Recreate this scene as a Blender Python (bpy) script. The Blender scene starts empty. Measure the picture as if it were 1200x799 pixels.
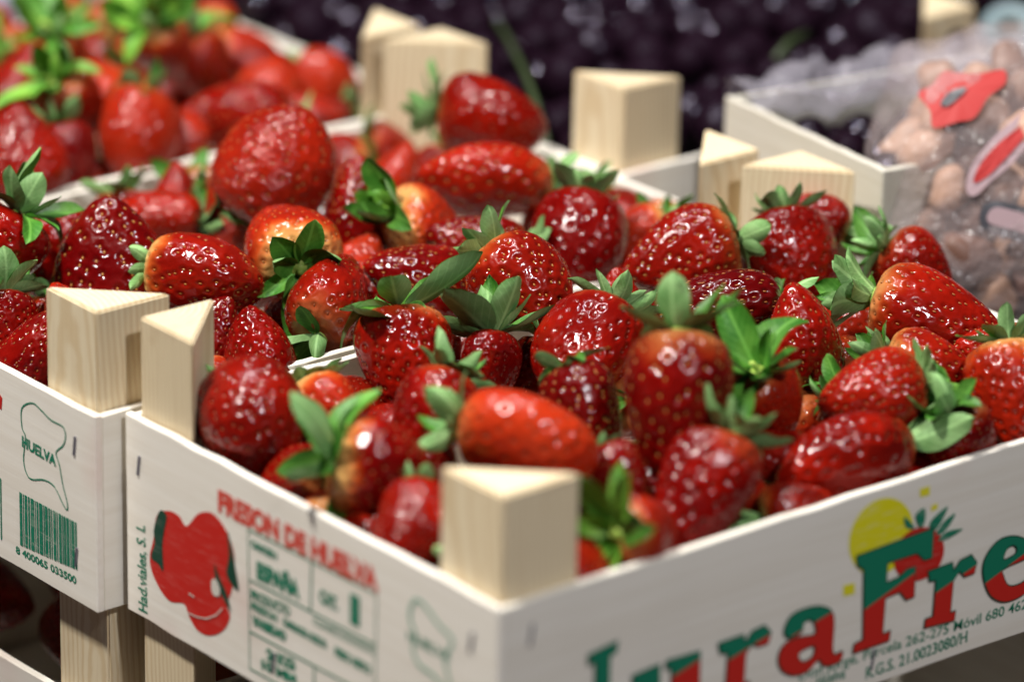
import bpy, bmesh, math, random
import numpy as np
from mathutils import Vector, Matrix, Euler
random.seed(11); rng = np.random.default_rng(7)
scn = bpy.context.scene
COL = scn.collection
R = math.radians

# ------------------------------------------------------------------ camera
# world frame: front crate's near corner (top of its rim) is the origin, x along its long side, y along its short side
CAM = np.array([-1.13553, -1.36441, 0.80609]); YAW, PITCH, ROLL = 0.8751, 0.36344, 0.0226; FPX = 5000.0
fw = np.array([math.cos(PITCH)*math.cos(YAW), math.cos(PITCH)*math.sin(YAW), -math.sin(PITCH)])
r0 = np.cross(fw, [0, 0, 1]); r0 /= np.linalg.norm(r0); u0 = np.cross(r0, fw)
RT = math.cos(ROLL)*r0 + math.sin(ROLL)*u0
UP = -math.sin(ROLL)*r0 + math.cos(ROLL)*u0
cd = bpy.data.cameras.new('camera'); cam = bpy.data.objects.new('camera', cd); COL.objects.link(cam)
m = Matrix(((RT[0], UP[0], -fw[0], CAM[0]), (RT[1], UP[1], -fw[1], CAM[1]), (RT[2], UP[2], -fw[2], CAM[2]), (0, 0, 0, 1)))
cam.matrix_world = m
cd.sensor_width = 36; cd.lens = FPX/1200*36; cd.clip_end = 50; cd.clip_start = 0.05
cd.dof.use_dof = True; cd.dof.focus_distance = 2.235; cd.dof.aperture_fstop = 3.0
scn.camera = cam

# ------------------------------------------------------------------ light: lamps hanging over a market stall
wd = bpy.data.worlds.new('World'); scn.world = wd; wd.use_nodes = True
wd.node_tree.nodes['Background'].inputs[0].default_value = (0.80, 0.85, 1.0, 1)
wd.node_tree.nodes['Background'].inputs[1].default_value = 0.03
def lamp(name, loc, aim, size, power, col):
    ld = bpy.data.lights.new(name, 'AREA'); ld.shape = 'DISK'; ld.size = size; ld.energy = power; ld.color = col
    o = bpy.data.objects.new(name, ld); COL.objects.link(o); o.location = loc
    o.rotation_euler = (Vector(aim)-Vector(loc)).to_track_quat('-Z', 'Y').to_euler()
lamp('stall_lamp_key', (-0.80, 0.50, 1.75), (0.2, 0.3, 0), 0.16, 55, (1.0, 0.96, 0.90))
lamp('stall_lamp_over', (0.42, 0.42, 1.7), (0.3, 0.3, 0), 0.13, 17, (1.0, 0.96, 0.92))
lamp('stall_lamp_front', (-0.15, -1.55, 1.75), (0.2, 0.2, 0), 0.14, 29, (0.97, 0.97, 1.0))
lamp('stall_lamp_back', (0.15, 1.15, 1.9), (0.7, 0.5, 0), 0.14, 9, (0.93, 0.95, 1.0))
scn.view_settings.view_transform = 'Standard'; scn.view_settings.look = 'None'
scn.view_settings.exposure = 0.0; scn.view_settings.gamma = 1.0

# ------------------------------------------------------------------ pixel helpers (photo pixels, 1200 x 799)
def ray(px, py):
    d = fw + RT*(px-600)/FPX - UP*(py-399.5)/FPX
    return d
def at_z(px, py, z):
    d = ray(px, py); return CAM + d*((z-CAM[2])/d[2])
def at_plane(px, py, p, n):
    d = ray(px, py); return CAM + d*(np.dot(np.subtract(p, CAM), n)/np.dot(d, n))
def depth(P): return float(np.dot(np.subtract(P, CAM), fw))
def pix(P):
    q = np.subtract(P, CAM); z = q@fw
    return np.array([600+FPX*(q@RT)/z, 399.5-FPX*(q@UP)/z])

# ------------------------------------------------------------------ materials
MATS = {}
def mat(name):
    mt = bpy.data.materials.new(name); mt.use_nodes = True; MATS[name] = mt
    nt = mt.node_tree; return mt, nt, nt.nodes['Principled BSDF']
def N(nt, t, **kw):
    n = nt.nodes.new(t)
    for k, v in kw.items():
        if k in n.inputs: n.inputs[k].default_value = v
        else: setattr(n, k, v)
    return n
def mix(nt, fac, a, b, mode='MIX'):
    n = nt.nodes.new('ShaderNodeMix'); n.data_type = 'RGBA'; n.blend_type = mode
    for s, v in ((0, fac), (6, a), (7, b)):
        if hasattr(v, 'links') or isinstance(v, bpy.types.NodeSocket): nt.links.new(v, n.inputs[s])
        else: n.inputs[s].default_value = v if s == 0 else (*v, 1)
    return n.outputs[2]
def ramp(nt, src, a, b, va=0.0, vb=1.0):
    n = nt.nodes.new('ShaderNodeMapRange'); n.interpolation_type = 'SMOOTHSTEP'
    nt.links.new(src, n.inputs[0]); n.inputs[1].default_value = a; n.inputs[2].default_value = b
    n.inputs[3].default_value = va; n.inputs[4].default_value = vb
    return n.outputs[0]
def math_(nt, op, a, b):
    n = nt.nodes.new('ShaderNodeMath'); n.operation = op
    for i, v in enumerate((a, b)):
        if isinstance(v, bpy.types.NodeSocket): nt.links.new(v, n.inputs[i])
        else: n.inputs[i].default_value = v
    return n.outputs[0]
def coords(nt, scale=(1, 1, 1), kind='Object', rnd=True):
    tc = nt.nodes.new('ShaderNodeTexCoord'); mp = nt.nodes.new('ShaderNodeMapping')
    nt.links.new(tc.outputs[kind], mp.inputs[0]); mp.inputs['Scale'].default_value = scale
    if rnd:
        oi = nt.nodes.new('ShaderNodeObjectInfo')
        v = nt.nodes.new('ShaderNodeVectorMath'); v.operation = 'SCALE'; v.inputs[0].default_value = (7, 5, 3)
        nt.links.new(oi.outputs['Random'], v.inputs['Scale']); nt.links.new(v.outputs[0], mp.inputs['Location'])
    return mp.outputs[0], tc
def noise(nt, vec, scale, detail=3, rough=0.5):
    n = nt.nodes.new('ShaderNodeTexNoise'); n.inputs['Scale'].default_value = scale
    n.inputs['Detail'].default_value = detail; n.inputs['Roughness'].default_value = rough
    nt.links.new(vec, n.inputs['Vector']); return n.outputs[0]
def bump(nt, h, strength, dist, bs):
    b = nt.nodes.new('ShaderNodeBump'); b.inputs['Strength'].default_value = strength; b.inputs['Distance'].default_value = dist
    nt.links.new(h, b.inputs['Height']); nt.links.new(b.outputs[0], bs.inputs['Normal'])

def fruit_material(name, wrinkled):
    mt, nt, bs = mat(name)
    oi = nt.nodes.new('ShaderNodeObjectInfo')
    sep = nt.nodes.new('ShaderNodeSeparateColor'); nt.links.new(oi.outputs['Color'], sep.inputs[0])
    dark, pale, orange = sep.outputs[0], sep.outputs[1], sep.outputs[2]
    v, tc = coords(nt, (1, 1, 1))
    n1 = noise(nt, v, 2.2, 3); n2 = noise(nt, v, 9.0, 3)
    xyz = nt.nodes.new('ShaderNodeSeparateXYZ'); nt.links.new(tc.outputs['Object'], xyz.inputs[0])
    red = mix(nt, ramp(nt, n1, .35, .7), (0.135, 0.0012, 0.0008), (0.30, 0.0050, 0.0013))
    dk = mix(nt, n2, (0.055, 0.0006, 0.0010), (0.105, 0.0010, 0.0014))
    c = mix(nt, dark, red, dk)
    c = mix(nt, orange, c, mix(nt, n1, (0.36, 0.014, 0.004), (0.48, 0.040, 0.008)))
    zz = math_(nt, 'ADD', xyz.outputs[2], math_(nt, 'MULTIPLY', math_(nt, 'SUBTRACT', n1, 0.5), 0.5))
    sh = math_(nt, 'MULTIPLY', ramp(nt, zz, -.26, -.05), pale)
    c = mix(nt, sh, c, (0.62, 0.13, 0.02))
    sh2 = math_(nt, 'MULTIPLY', ramp(nt, zz, -.16, .02), pale)
    c = mix(nt, sh2, c, (0.60, 0.46, 0.16))
    nt.links.new(c, bs.inputs['Base Color'])
    nt.links.new(ramp(nt, noise(nt, v, 4.5, 4, .6), .35, .7, .10, .27), bs.inputs['Roughness']); bs.inputs['Specular IOR Level'].default_value = 0.36
    bs.inputs['Subsurface Weight'].default_value = 0.10; bs.inputs['Subsurface Scale'].default_value = 0.004
    bs.inputs['Subsurface Radius'].default_value = (1, 0.25, 0.15)
    if wrinkled:
        vv, _ = coords(nt, (1.2, 1.2, 5)); bump(nt, noise(nt, vv, 5, 3, .6), 0.9, 0.0022, bs)
    else:
        bump(nt, noise(nt, v, 26, 2), 0.35, 0.0006, bs)
    return mt
M_FRUIT = fruit_material('strawberry_skin', False)
M_WRINK = fruit_material('strawberry_skin_wrinkled', True)

mt, nt, bs = mat('achene')
oi = nt.nodes.new('ShaderNodeObjectInfo'); sep = nt.nodes.new('ShaderNodeSeparateColor'); nt.links.new(oi.outputs['Color'], sep.inputs[0])
nt.links.new(mix(nt, sep.outputs[0], (0.42, 0.18, 0.03), (0.20, 0.016, 0.007)), bs.inputs['Base Color']); bs.inputs['Roughness'].default_value = 0.35
M_SEED = mt
def leaf_material(name, a, b, rough):
    mt, nt, bs = mat(name)
    v, tc = coords(nt, (1, 1, 1)); n1 = noise(nt, v, 2.5, 3)
    xyz = nt.nodes.new('ShaderNodeSeparateXYZ'); nt.links.new(tc.outputs['Object'], xyz.inputs[0])
    ax_ = math_(nt, 'ABSOLUTE', xyz.outputs[0], 0)
    rib = ramp(nt, ax_, .012, .035, .55, 0)
    ph = math_(nt, 'MULTIPLY', math_(nt, 'SUBTRACT', xyz.outputs[1], math_(nt, 'MULTIPLY', ax_, 1.3)), 46)
    vein = ramp(nt, math_(nt, 'SINE', ph, 0), .8, 1, 0, .22)
    oi = nt.nodes.new('ShaderNodeObjectInfo')
    c = mix(nt, ramp(nt, n1, .3, .7), a, b)
    if name.startswith('sepal'): c = mix(nt, math_(nt, 'MAXIMUM', rib, vein), c, tuple(min(1, x*1.7+.02) for x in b))
    hs = nt.nodes.new('ShaderNodeHueSaturation'); nt.links.new(c, hs.inputs['Color'])
    nt.links.new(ramp(nt, oi.outputs['Random'], 0, 1, .75, 1.3), hs.inputs['Value'])
    nt.links.new(hs.outputs[0], bs.inputs['Base Color']); bs.inputs['Roughness'].default_value = rough
    bs.inputs['Specular IOR Level'].default_value = 0.3
    bump(nt, noise(nt, v, 14, 3), 0.3, 0.0008, bs)
    return mt
M_LTOP = leaf_material('sepal_upper', (0.030, 0.135, 0.012), (0.080, 0.215, 0.026), 0.45)
M_LBOT = leaf_material('sepal_under', (0.12, 0.265, 0.075), (0.20, 0.35, 0.13), 0.6)
M_HUB = leaf_material('calyx_hub', (0.20, 0.34, 0.05), (0.36, 0.46, 0.09), 0.5)
M_LIME = leaf_material('lime_leaf', (0.07, 0.22, 0.02), (0.16, 0.33, 0.035), 0.5)

def wood_material(name, ca, cb, grain, rough, stain=0.0, endgrain=None, axis=2):
    mt, nt, bs = mat(name)
    sc = [1, 1, 1]; sc[axis] = 0.035
    v, tc = coords(nt, tuple(sc)); n1 = noise(nt, v, grain, 5, .65)
    v2, _ = coords(nt, (1, 1, 1)); n2 = noise(nt, v2, 14, 4, .6)
    oi = nt.nodes.new('ShaderNodeObjectInfo')
    c = mix(nt, ramp(nt, n1, .35, .68), ca, cb)
    c = mix(nt, math_(nt, 'MULTIPLY', ramp(nt, n2, .45, .75), .10), c, tuple(x*.75 for x in cb))
    if stain:
        n3 = noise(nt, v2, 9, 2, .5)
        c = mix(nt, math_(nt, 'MULTIPLY', ramp(nt, n3, .60, .74), stain), c, (0.60, 0.24, 0.21))
    hs = nt.nodes.new('ShaderNodeHueSaturation'); nt.links.new(c, hs.inputs['Color'])
    nt.links.new(ramp(nt, oi.outputs['Random'], 0, 1, .9, 1.08), hs.inputs['Value'])
    nt.links.new(hs.outputs[0], bs.inputs['Base Color']); bs.inputs['Roughness'].default_value = rough
    bump(nt, n1, 0.18, 0.0008, bs)
    return mt
M_PANELX = wood_material('poplar_board_long', (0.84, 0.80, 0.71), (0.79, 0.74, 0.64), 170, .55, .28, axis=0)
M_PANELY = wood_material('poplar_board_short', (0.85, 0.81, 0.73), (0.80, 0.75, 0.66), 170, .55, .28, axis=1)
def post_material():
    mt, nt, bs = mat('pine_post'); v, tc = coords(nt, (1, 1, .06)); oi = nt.nodes.new('ShaderNodeObjectInfo')
    mp = nt.nodes.new('ShaderNodeMapping'); nt.links.new(tc.outputs['Object'], mp.inputs[0])
    of = nt.nodes.new('ShaderNodeVectorMath'); of.operation = 'SCALE'; of.inputs[0].default_value = (.10, -.06, 0); nt.links.new(oi.outputs['Random'], of.inputs['Scale'])
    nt.links.new(of.outputs[0], mp.inputs['Location']); mp.inputs['Rotation'].default_value = (.05, .04, 0)
    w = nt.nodes.new('ShaderNodeTexWave'); w.wave_type = 'RINGS'; w.rings_direction = 'Z'; nt.links.new(mp.outputs[0], w.inputs[0])
    w.inputs['Scale'].default_value = 95; w.inputs['Distortion'].default_value = 2.0; w.inputs['Detail'].default_value = 2; w.inputs['Detail Scale'].default_value = .6
    n1 = noise(nt, v, 240, 5, .65); v2, _ = coords(nt, (1, 1, 1)); n2 = noise(nt, v2, 22, 4, .6)
    c = mix(nt, math_(nt, 'MULTIPLY', ramp(nt, w.outputs[1], .35, .95), .55), (0.79, 0.67, 0.46), (0.62, 0.45, 0.24))
    c = mix(nt, math_(nt, 'MULTIPLY', ramp(nt, n1, .45, .75), .35), c, (0.58, 0.42, 0.24))
    c = mix(nt, math_(nt, 'MULTIPLY', ramp(nt, n2, .60, .78), .45), c, (0.48, 0.30, 0.14))
    hs = nt.nodes.new('ShaderNodeHueSaturation'); nt.links.new(c, hs.inputs['Color']); nt.links.new(ramp(nt, oi.outputs['Random'], 0, 1, .88, 1.1), hs.inputs['Value'])
    nt.links.new(hs.outputs[0], bs.inputs['Base Color']); bs.inputs['Roughness'].default_value = .6
    bump(nt, n1, 0.5, 0.0012, bs); return mt
M_POST = post_material()
M_CARD = wood_material('brown_cardboard', (0.50, 0.36, 0.20), (0.42, 0.29, 0.15), 60, .8, axis=0)

def plain(name, c, rough=.5, metal=0, var=.15):
    mt, nt, bs = mat(name); v, tc = coords(nt, (1, 1, 1)); n1 = noise(nt, v, 40, 4, .6)
    nt.links.new(mix(nt, n1, tuple(x*(1-var) for x in c), tuple(min(1, x*(1+var)) for x in c)), bs.inputs['Base Color'])
    bs.inputs['Roughness'].default_value = rough; bs.inputs['Metallic'].default_value = metal
    return mt
def ink(name, c, wear=.5):
    mt, nt, bs = mat(name); v, tc = coords(nt, (.12, 1, 1), rnd=False); n1 = noise(nt, v, 480, 5, .75)
    nt.links.new(mix(nt, math_(nt, 'MULTIPLY', ramp(nt, n1, .50, .72), wear), c, (0.78, 0.73, 0.64)), bs.inputs['Base Color'])
    bs.inputs['Roughness'].default_value = .5
    return mt
M_GREEN = ink('green_ink', (0.004, 0.20, 0.11)); M_REDINK = ink('red_ink', (0.58, 0.016, 0.009), .15); M_YELLOW = ink('yellow_ink', (0.80, 0.74, 0.01))
M_DGREEN = ink('dark_green_ink', (0.004, 0.055, 0.03), .15); M_WHITEINK = ink('bare_board', (0.70, 0.66, 0.58))
M_PINK = ink('faded_red_ink', (0.66, 0.07, 0.045), .3)
M_STAPLE = plain('staple_wire', (0.30, 0.30, 0.36), .35, .8)
M_GRAPE = plain('dark_grape_skin', (0.010, 0.0035, 0.008), .10, 0, .6)
nt = M_GRAPE.node_tree; bs = nt.nodes['Principled BSDF']; oi = nt.nodes.new('ShaderNodeObjectInfo')
nt.links.new(ramp(nt, oi.outputs['Random'], .5, .9, .45, .09), bs.inputs['Roughness']); nt.links.new(ramp(nt, oi.outputs['Random'], .5, .9, .06, .55), bs.inputs['Specular IOR Level']); bs.inputs['Specular Tint'].default_value = (.80, .78, 1, 1)
M_TABLE = plain('dark_table', (0.045, 0.028, 0.028), .6)
M_GREYP = plain('grey_plastic', (0.30, 0.32, 0.40), .45)
M_NUT = plain('brown_shell', (0.20, 0.095, 0.065), .5, 0, .6)
M_STEM = plain('green_stem', (0.035, 0.055, 0.018), .5)
M_STICKR = plain('red_sticker', (0.40, 0.008, 0.006), .6, 0, .05); M_STICKW = plain('white_sticker', (0.36, 0.25, 0.27), .6, 0, .05); M_STICKD = plain('dark_sticker', (0.05, 0.05, 0.06), .35)
nt = M_NUT.node_tree; bs = nt.nodes['Principled BSDF']; oi = nt.nodes.new('ShaderNodeObjectInfo')
nt.links.new(mix(nt, ramp(nt, oi.outputs['Random'], .1, .9), (0.12, 0.055, 0.040), (0.46, 0.27, 0.18)), bs.inputs['Base Color'])
def film(name, tint, op):
    mt, nt, bs = mat(name); v, tc = coords(nt, (1, 1, 1)); n1 = noise(nt, v, 38, 3, .6)
    bs.inputs['Base Color'].default_value = (*tint, 1); bs.inputs['Roughness'].default_value = .12; bs.inputs['Alpha'].default_value = op
    bump(nt, n1, 1.0, .012, bs)
    return mt
M_FILM = film('clear_film', (0.55, 0.52, 0.60), .30)
M_BAG = film('clear_bag', (0.60, 0.50, 0.50), .20)

# two-tone lettering: green above a slanting line, red below it (print colours)
def twotone(name, line):
    mt, nt, bs = mat(name); tc = nt.nodes.new('ShaderNodeTexCoord')
    xyz = nt.nodes.new('ShaderNodeSeparateXYZ'); nt.links.new(tc.outputs['Object'], xyz.inputs[0])
    (x0, z0), (x1, z1) = line; k = (z1-z0)/(x1-x0)
    e = math_(nt, 'SUBTRACT', xyz.outputs[2], math_(nt, 'ADD', math_(nt, 'MULTIPLY', xyz.outputs[0], k), z0-k*x0))
    nt.links.new(mix(nt, ramp(nt, e, -.0002, .0002), (0.60, 0.020, 0.012), (0.004, 0.20, 0.11)), bs.inputs['Base Color'])
    bs.inputs['Roughness'].default_value = .5
    return mt

# ------------------------------------------------------------------ object helpers
def obj(name, me, mtl=None, parent=None, loc=(0, 0, 0), rot=None):
    o = bpy.data.objects.new(name, me); COL.objects.link(o); o.location = loc
    if rot is not None: o.rotation_euler = rot
    if mtl is not None and me is not None and len(me.materials) == 0: me.materials.append(mtl)
    if parent is not None: o.parent = parent
    return o
def tag(o, label, cat, group=None):
    o['label'] = label; o['category'] = cat
    if group: o['group'] = group
    return o
def mesh(name, verts, faces, smooth=False):
    me = bpy.data.meshes.new(name); me.from_pydata([tuple(v) for v in verts], [], faces)
    if smooth: me.polygons.foreach_set('use_smooth', [True]*len(me.polygons))
    me.update(); return me
def from_bm(name, bm, smooth=False):
    me = bpy.data.meshes.new(name); bmesh.ops.recalc_face_normals(bm, faces=bm.faces); bm.to_mesh(me); bm.free()
    if smooth: me.polygons.foreach_set('use_smooth', [True]*len(me.polygons))
    return me
def box_mesh(name, lo, hi, bev=.0006, cuts=0, wob=0.0, seed=0):
    bm = bmesh.new(); bmesh.ops.create_cube(bm, size=1)
    for v in bm.verts:
        for i in range(3): v.co[i] = lo[i] if v.co[i] < 0 else hi[i]
    if cuts:
        ax = int(np.argmax(np.subtract(hi, lo)))
        es = [e for e in bm.edges if abs((e.verts[0].co-e.verts[1].co)[ax]) > 1e-6]
        bmesh.ops.subdivide_edges(bm, edges=es, cuts=cuts, use_grid_fill=True)
        rr = random.Random(seed); tab = {}
        for v in bm.verts:
            k = round(v.co[ax], 4)
            tab.setdefault(k, (rr.uniform(-wob, wob), rr.uniform(-wob, wob)))
            if v.co[2] > (lo[2]+hi[2])/2: v.co[2] += tab[k][0]
            else: v.co[2] += tab[k][1]
    if bev:
        es = [e for e in bm.edges if len(e.link_faces) == 2 and e.calc_face_angle(0) > .5]
        bmesh.ops.bevel(bm, geom=es, offset=bev, segments=1, affect='EDGES')
    return from_bm(name, bm)

# ------------------------------------------------------------------ crates
LL, WW, HH, PE, TT, LEG = 0.4646, 0.30, 0.109, 0.0525, 0.0045, 0.0458
def post_mesh(name, h, pe, leg, seed):
    rr = random.Random(seed)
    bm = bmesh.new(); pts = [(0, 0), (leg, 0), (0, leg)]
    top = pe+rr.uniform(-.0012, .0012)
    vb = [bm.verts.new((x, y, -h+.006)) for x, y in pts]; vt = [bm.verts.new((x, y, top+rr.uniform(-.0006, .0006))) for x, y in pts]
    bm.faces.new(vb[::-1]); bm.faces.new(vt)
    for i in range(3): bm.faces.new((vb[i], vb[(i+1) % 3], vt[(i+1) % 3], vt[i]))
    bmesh.ops.bevel(bm, geom=list(bm.edges), offset=.0011, segments=2, affect='EDGES')
    return from_bm(name, bm)
def crate(loc, rz, label, L=LL, W=WW, h=HH, pe=PE, posts='nlfr', seed=0, group='wooden fruit crates on the stall'):
    """local frame: near corner at origin (rim height), x long side, y short side"""
    e = obj('wooden_crate', None, None, None, loc, (0, 0, rz)); tag(e, label, 'crate', group)
    e.empty_display_size = .02
    P = {}
    P['short_near'] = obj('short_panel', box_mesh('short_panel', (0, 0, -h), (TT, W, 0), .0006, 14, .0005, seed), M_PANELY, e)
    P['short_far'] = obj('short_panel', box_mesh('short_panel', (L-TT, 0, -h), (L, W, 0), .0006, 14, .0005, seed+1), M_PANELY, e)
    P['long_near'] = obj('long_panel', box_mesh('long_panel', (TT+.0002, .0006, -h+.0006), (L-TT-.0002, TT+.0006, -.0006), .0006, 20, .0005, seed+2), M_PANELX, e)
    P['long_far'] = obj('long_panel', box_mesh('long_panel', (TT+.0002, W-TT-.0006, -h+.0006), (L-TT-.0002, W-.0006, -.0006), .0006, 20, .0005, seed+3), M_PANELX, e)
    nb = 4; bw = (W-2*TT-.004)/nb
    for k in range(nb):
        obj('base_board', box_mesh('base_board', (TT+.001, TT+.002+k*bw, -h+.001), (L-TT-.001, TT+.002+(k+1)*bw-.004, -h+.005), .0004), M_PANELX, e)
    q = TT+.0012
    for k, (c, (x, y, a)) in enumerate(dict(n=(q, q, 0), r=(L-q, q, 90), f=(L-q, W-q, 180), l=(q, W-q, 270)).items()):
        if c in posts:
            obj('corner_post', post_mesh('corner_post', h, pe, LEG, seed*10+k), M_POST, e, (x, y, 0), (0, 0, R(a)))
    return e, P

BX, BY, BR = -0.01615, 0.3035, 0.00324
crA, PA = crate((0, 0, 0), 0, 'wooden strawberry crate with large green and red lettering on its side', seed=1)
crB, PB = crate((BX, BY, 0), BR, 'wooden strawberry crate with green barcode and map outline beside the lettered crate', seed=2)
crC, PC = crate((BX-.004, BY+WW+.004, 0), BR*2, 'wooden strawberry crate filled with leafy bright berries and lime green leaves', seed=3)
crD, PD = crate((0.754, 0.437, 0.0), R(90), 'wooden crate of dark grapes behind the strawberry crates', L=.50, W=.305, seed=4)
crG, PG = crate((1.075, 0.53, 0.0), R(90), 'second wooden crate of dark grapes behind the first grape crate', L=.50, W=.305, posts='', seed=8)
crA2, _ = crate((0.001, 0.001, -HH-.0625), 0, 'lower wooden crate whose posts carry the lettered strawberry crate', pe=.061, seed=5)
crB2, _ = crate((BX+.006, BY+.002, -HH-.0625), BR, 'lower wooden crate whose posts carry the barcode strawberry crate', pe=.061, seed=6)
e0 = at_z(850, 113, .05); e1 = at_z(1035, 200, .05)
EW = float(np.linalg.norm(e0-e1)); eang = math.atan2(e0[1]-e1[1], e0[0]-e1[0])-math.pi/2
crE, PE_ = crate(tuple(e1), eang, 'small pale wooden box lined with clear film, dark fruit inside', L=.30, W=EW, h=.13, posts='', seed=7, group='wooden boxes behind the crates')
M_BOX = wood_material('grey_box_board', (0.64, 0.61, 0.53), (0.58, 0.54, 0.45), 150, .6, axis=1)
for o in crE.children: o.data.materials[0] = M_BOX

# table the crates stand on
TZ = -2*HH-.066
o = obj('table_top', box_mesh('table_top', (-2.5, -2.5, TZ-.04), (4.5, 4.5, TZ), .002), M_TABLE); o['kind'] = 'structure'
o = obj('raised_counter', box_mesh('raised_counter', (.50, -.6, TZ+.001), (3.5, 3.5, -.112), .002), M_TABLE); o['kind'] = 'structure'
o = obj('side_counter', box_mesh('side_counter', (-1.2, .632, TZ+.001), (.495, 3.5, -.112), .002), M_TABLE); o['kind'] = 'structure'

# ------------------------------------------------------------------ printing on the boards
# each print is a flat sheet on its board; local frame X along the board, Z up, -Y outward
class Face:
    def __init__(s, parent, origin_world, xdir, nrm):
        s.parent = parent; s.o = np.array(origin_world, float); s.x = np.array(xdir, float); s.n = np.array(nrm, float); s.k = 0
    def uv(s, px, py):
        P = at_plane(px, py, s.o, s.n); d = P-s.o; return (float(d@s.x), float(d[2]))
    def place(s, name, me, mtl, layer=1):
        s.k += 1
        o = obj(name, me, mtl); n = s.n*(.00022*layer+.000004*(s.k % 20))
        y = -s.n; M = Matrix(((s.x[0], y[0], 0, s.o[0]+n[0]), (s.x[1], y[1], 0, s.o[1]+n[1]), (s.x[2], y[2], 1, s.o[2]+n[2]), (0, 0, 0, 1)))
        o.parent = s.parent; o.matrix_parent_inverse = s.inv; o.matrix_basis = M
        return o
bpy.context.view_layer.update()
FA = Face(PA['short_near'], (0, WW, 0), (0, -1, 0), (-1, 0, 0)); FA.inv = PA['short_near'].matrix_world.inverted()
FR = Face(PA['long_near'], (0, .0006, 0), (1, 0, 0), (0, -1, 0)); FR.inv = PA['long_near'].matrix_world.inverted()
cb, sb = math.cos(BR), math.sin(BR)
FB = Face(PB['short_near'], (BX, BY, 0), (sb, -cb, 0), (-cb, -sb, 0)); FB.inv = PB['short_near'].matrix_world.inverted()

def poly_mesh(name, outlines, offset=0.0, smooth_pts=False):
    """fill outlines (lists of (x,z)); later outlines cut holes"""
    cu = bpy.data.curves.new(name, 'CURVE'); cu.dimensions = '2D'; cu.fill_mode = 'BOTH'; cu.offset = offset; cu.resolution_u = 6
    for pts in outlines:
        if smooth_pts:
            sp = cu.splines.new('BEZIER'); sp.bezier_points.add(len(pts)-1)
            for b, p in zip(sp.bezier_points, pts):
                b.co = (p[0], p[1], 0); b.handle_left_type = b.handle_right_type = 'AUTO'
        else:
            sp = cu.splines.new('POLY'); sp.points.add(len(pts)-1)
            for b, p in zip(sp.points, pts): b.co = (p[0], p[1], 0, 1)
        sp.use_cyclic_u = True
    t = bpy.data.objects.new('tmp', cu); COL.objects.link(t)
    dg = bpy.context.evaluated_depsgraph_get(); me = bpy.data.meshes.new_from_object(t.evaluated_get(dg))
    bpy.data.objects.remove(t); bpy.data.curves.remove(cu)
    for v in me.vertices: v.co = (v.co.x, 0, v.co.y)
    me.name = name; return me
def catmull(pts, n=6):
    P = [np.array(p, float) for p in pts]; out = []; k = len(P)
    for i in range(k):
        a, b, c, d = P[i-1], P[i], P[(i+1) % k], P[(i+2) % k]
        for j in range(n):
            t = j/n; out.append(tuple(.5*((2*b)+(c-a)*t+(2*a-5*b+4*c-d)*t*t+(-a+3*b-3*c+d)*t**3)))
    return out
def text_mesh(name, s, bold=.02, spacing=1.0, shear=0):
    cu = bpy.data.curves.new(name, 'FONT'); cu.body = s; cu.size = 1; cu.offset = bold; cu.space_character = spacing; cu.shear = shear; cu.resolution_u = 3
    t = bpy.data.objects.new('tmp', cu); COL.objects.link(t)
    dg = bpy.context.evaluated_depsgraph_get(); me = bpy.data.meshes.new_from_object(t.evaluated_get(dg))
    bpy.data.objects.remove(t); bpy.data.curves.remove(cu); return me
def text_on(F, name, s, p0, p1, ptop, mtl, bold=.02, layer=1, spacing=1.0):
    """baseline from pixel p0 to p1, cap height reaching pixel ptop above p0"""
    me = text_mesh(name, s, bold, spacing)
    a = np.array(F.uv(*p0)); b = np.array(F.uv(*p1)); c = np.array(F.uv(*ptop))
    xs = [v.co.x for v in me.vertices]; x0, x1 = min(xs), max(xs)
    cap = .69
    dx = (b-a)/(x1-x0); nrm = np.array([-dx[1], dx[0]])/np.linalg.norm(dx); hgt = abs((c-a)@nrm)/cap
    for v in me.vertices:
        q = a+dx*(v.co.x-x0)+nrm*hgt*v.co.y; v.co = (q[0], 0, q[1])
    return F.place(name, me, mtl, layer)
def shape_on(F, name, outlines, mtl, layer=1, smooth=True, offset=0.0):
    ol = []
    for pts in outlines:
        q = [F.uv(*p) for p in pts]; ol.append(catmull(q) if smooth else q)
    return F.place(name, poly_mesh(name, ol, offset), mtl, layer)
def stroke_on(F, name, pts, w, mtl, layer=1, closed=False, smooth=True):
    q = [F.uv(*p) for p in pts]
    if smooth and closed: q = catmull(q, 5)
    q = [np.array(p) for p in q]; n = len(q); V = []; Fc = []
    for i in range(n):
        a = q[i-1] if (closed or i) else q[i]; b = q[(i+1) % n] if (closed or i < n-1) else q[i]
        t = b-a; t /= max(np.linalg.norm(t), 1e-9); nn = np.array([-t[1], t[0]])*w/2
        V += [(*(q[i]+nn),), (*(q[i]-nn),)]
    V = [(v[0], 0, v[1]) for v in V]
    for i in range(n if closed else n-1):
        j = (i+1) % n; Fc.append((2*i, 2*i+1, 2*j+1, 2*j))
    return F.place(name, mesh(name, V, Fc), mtl, layer)

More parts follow.
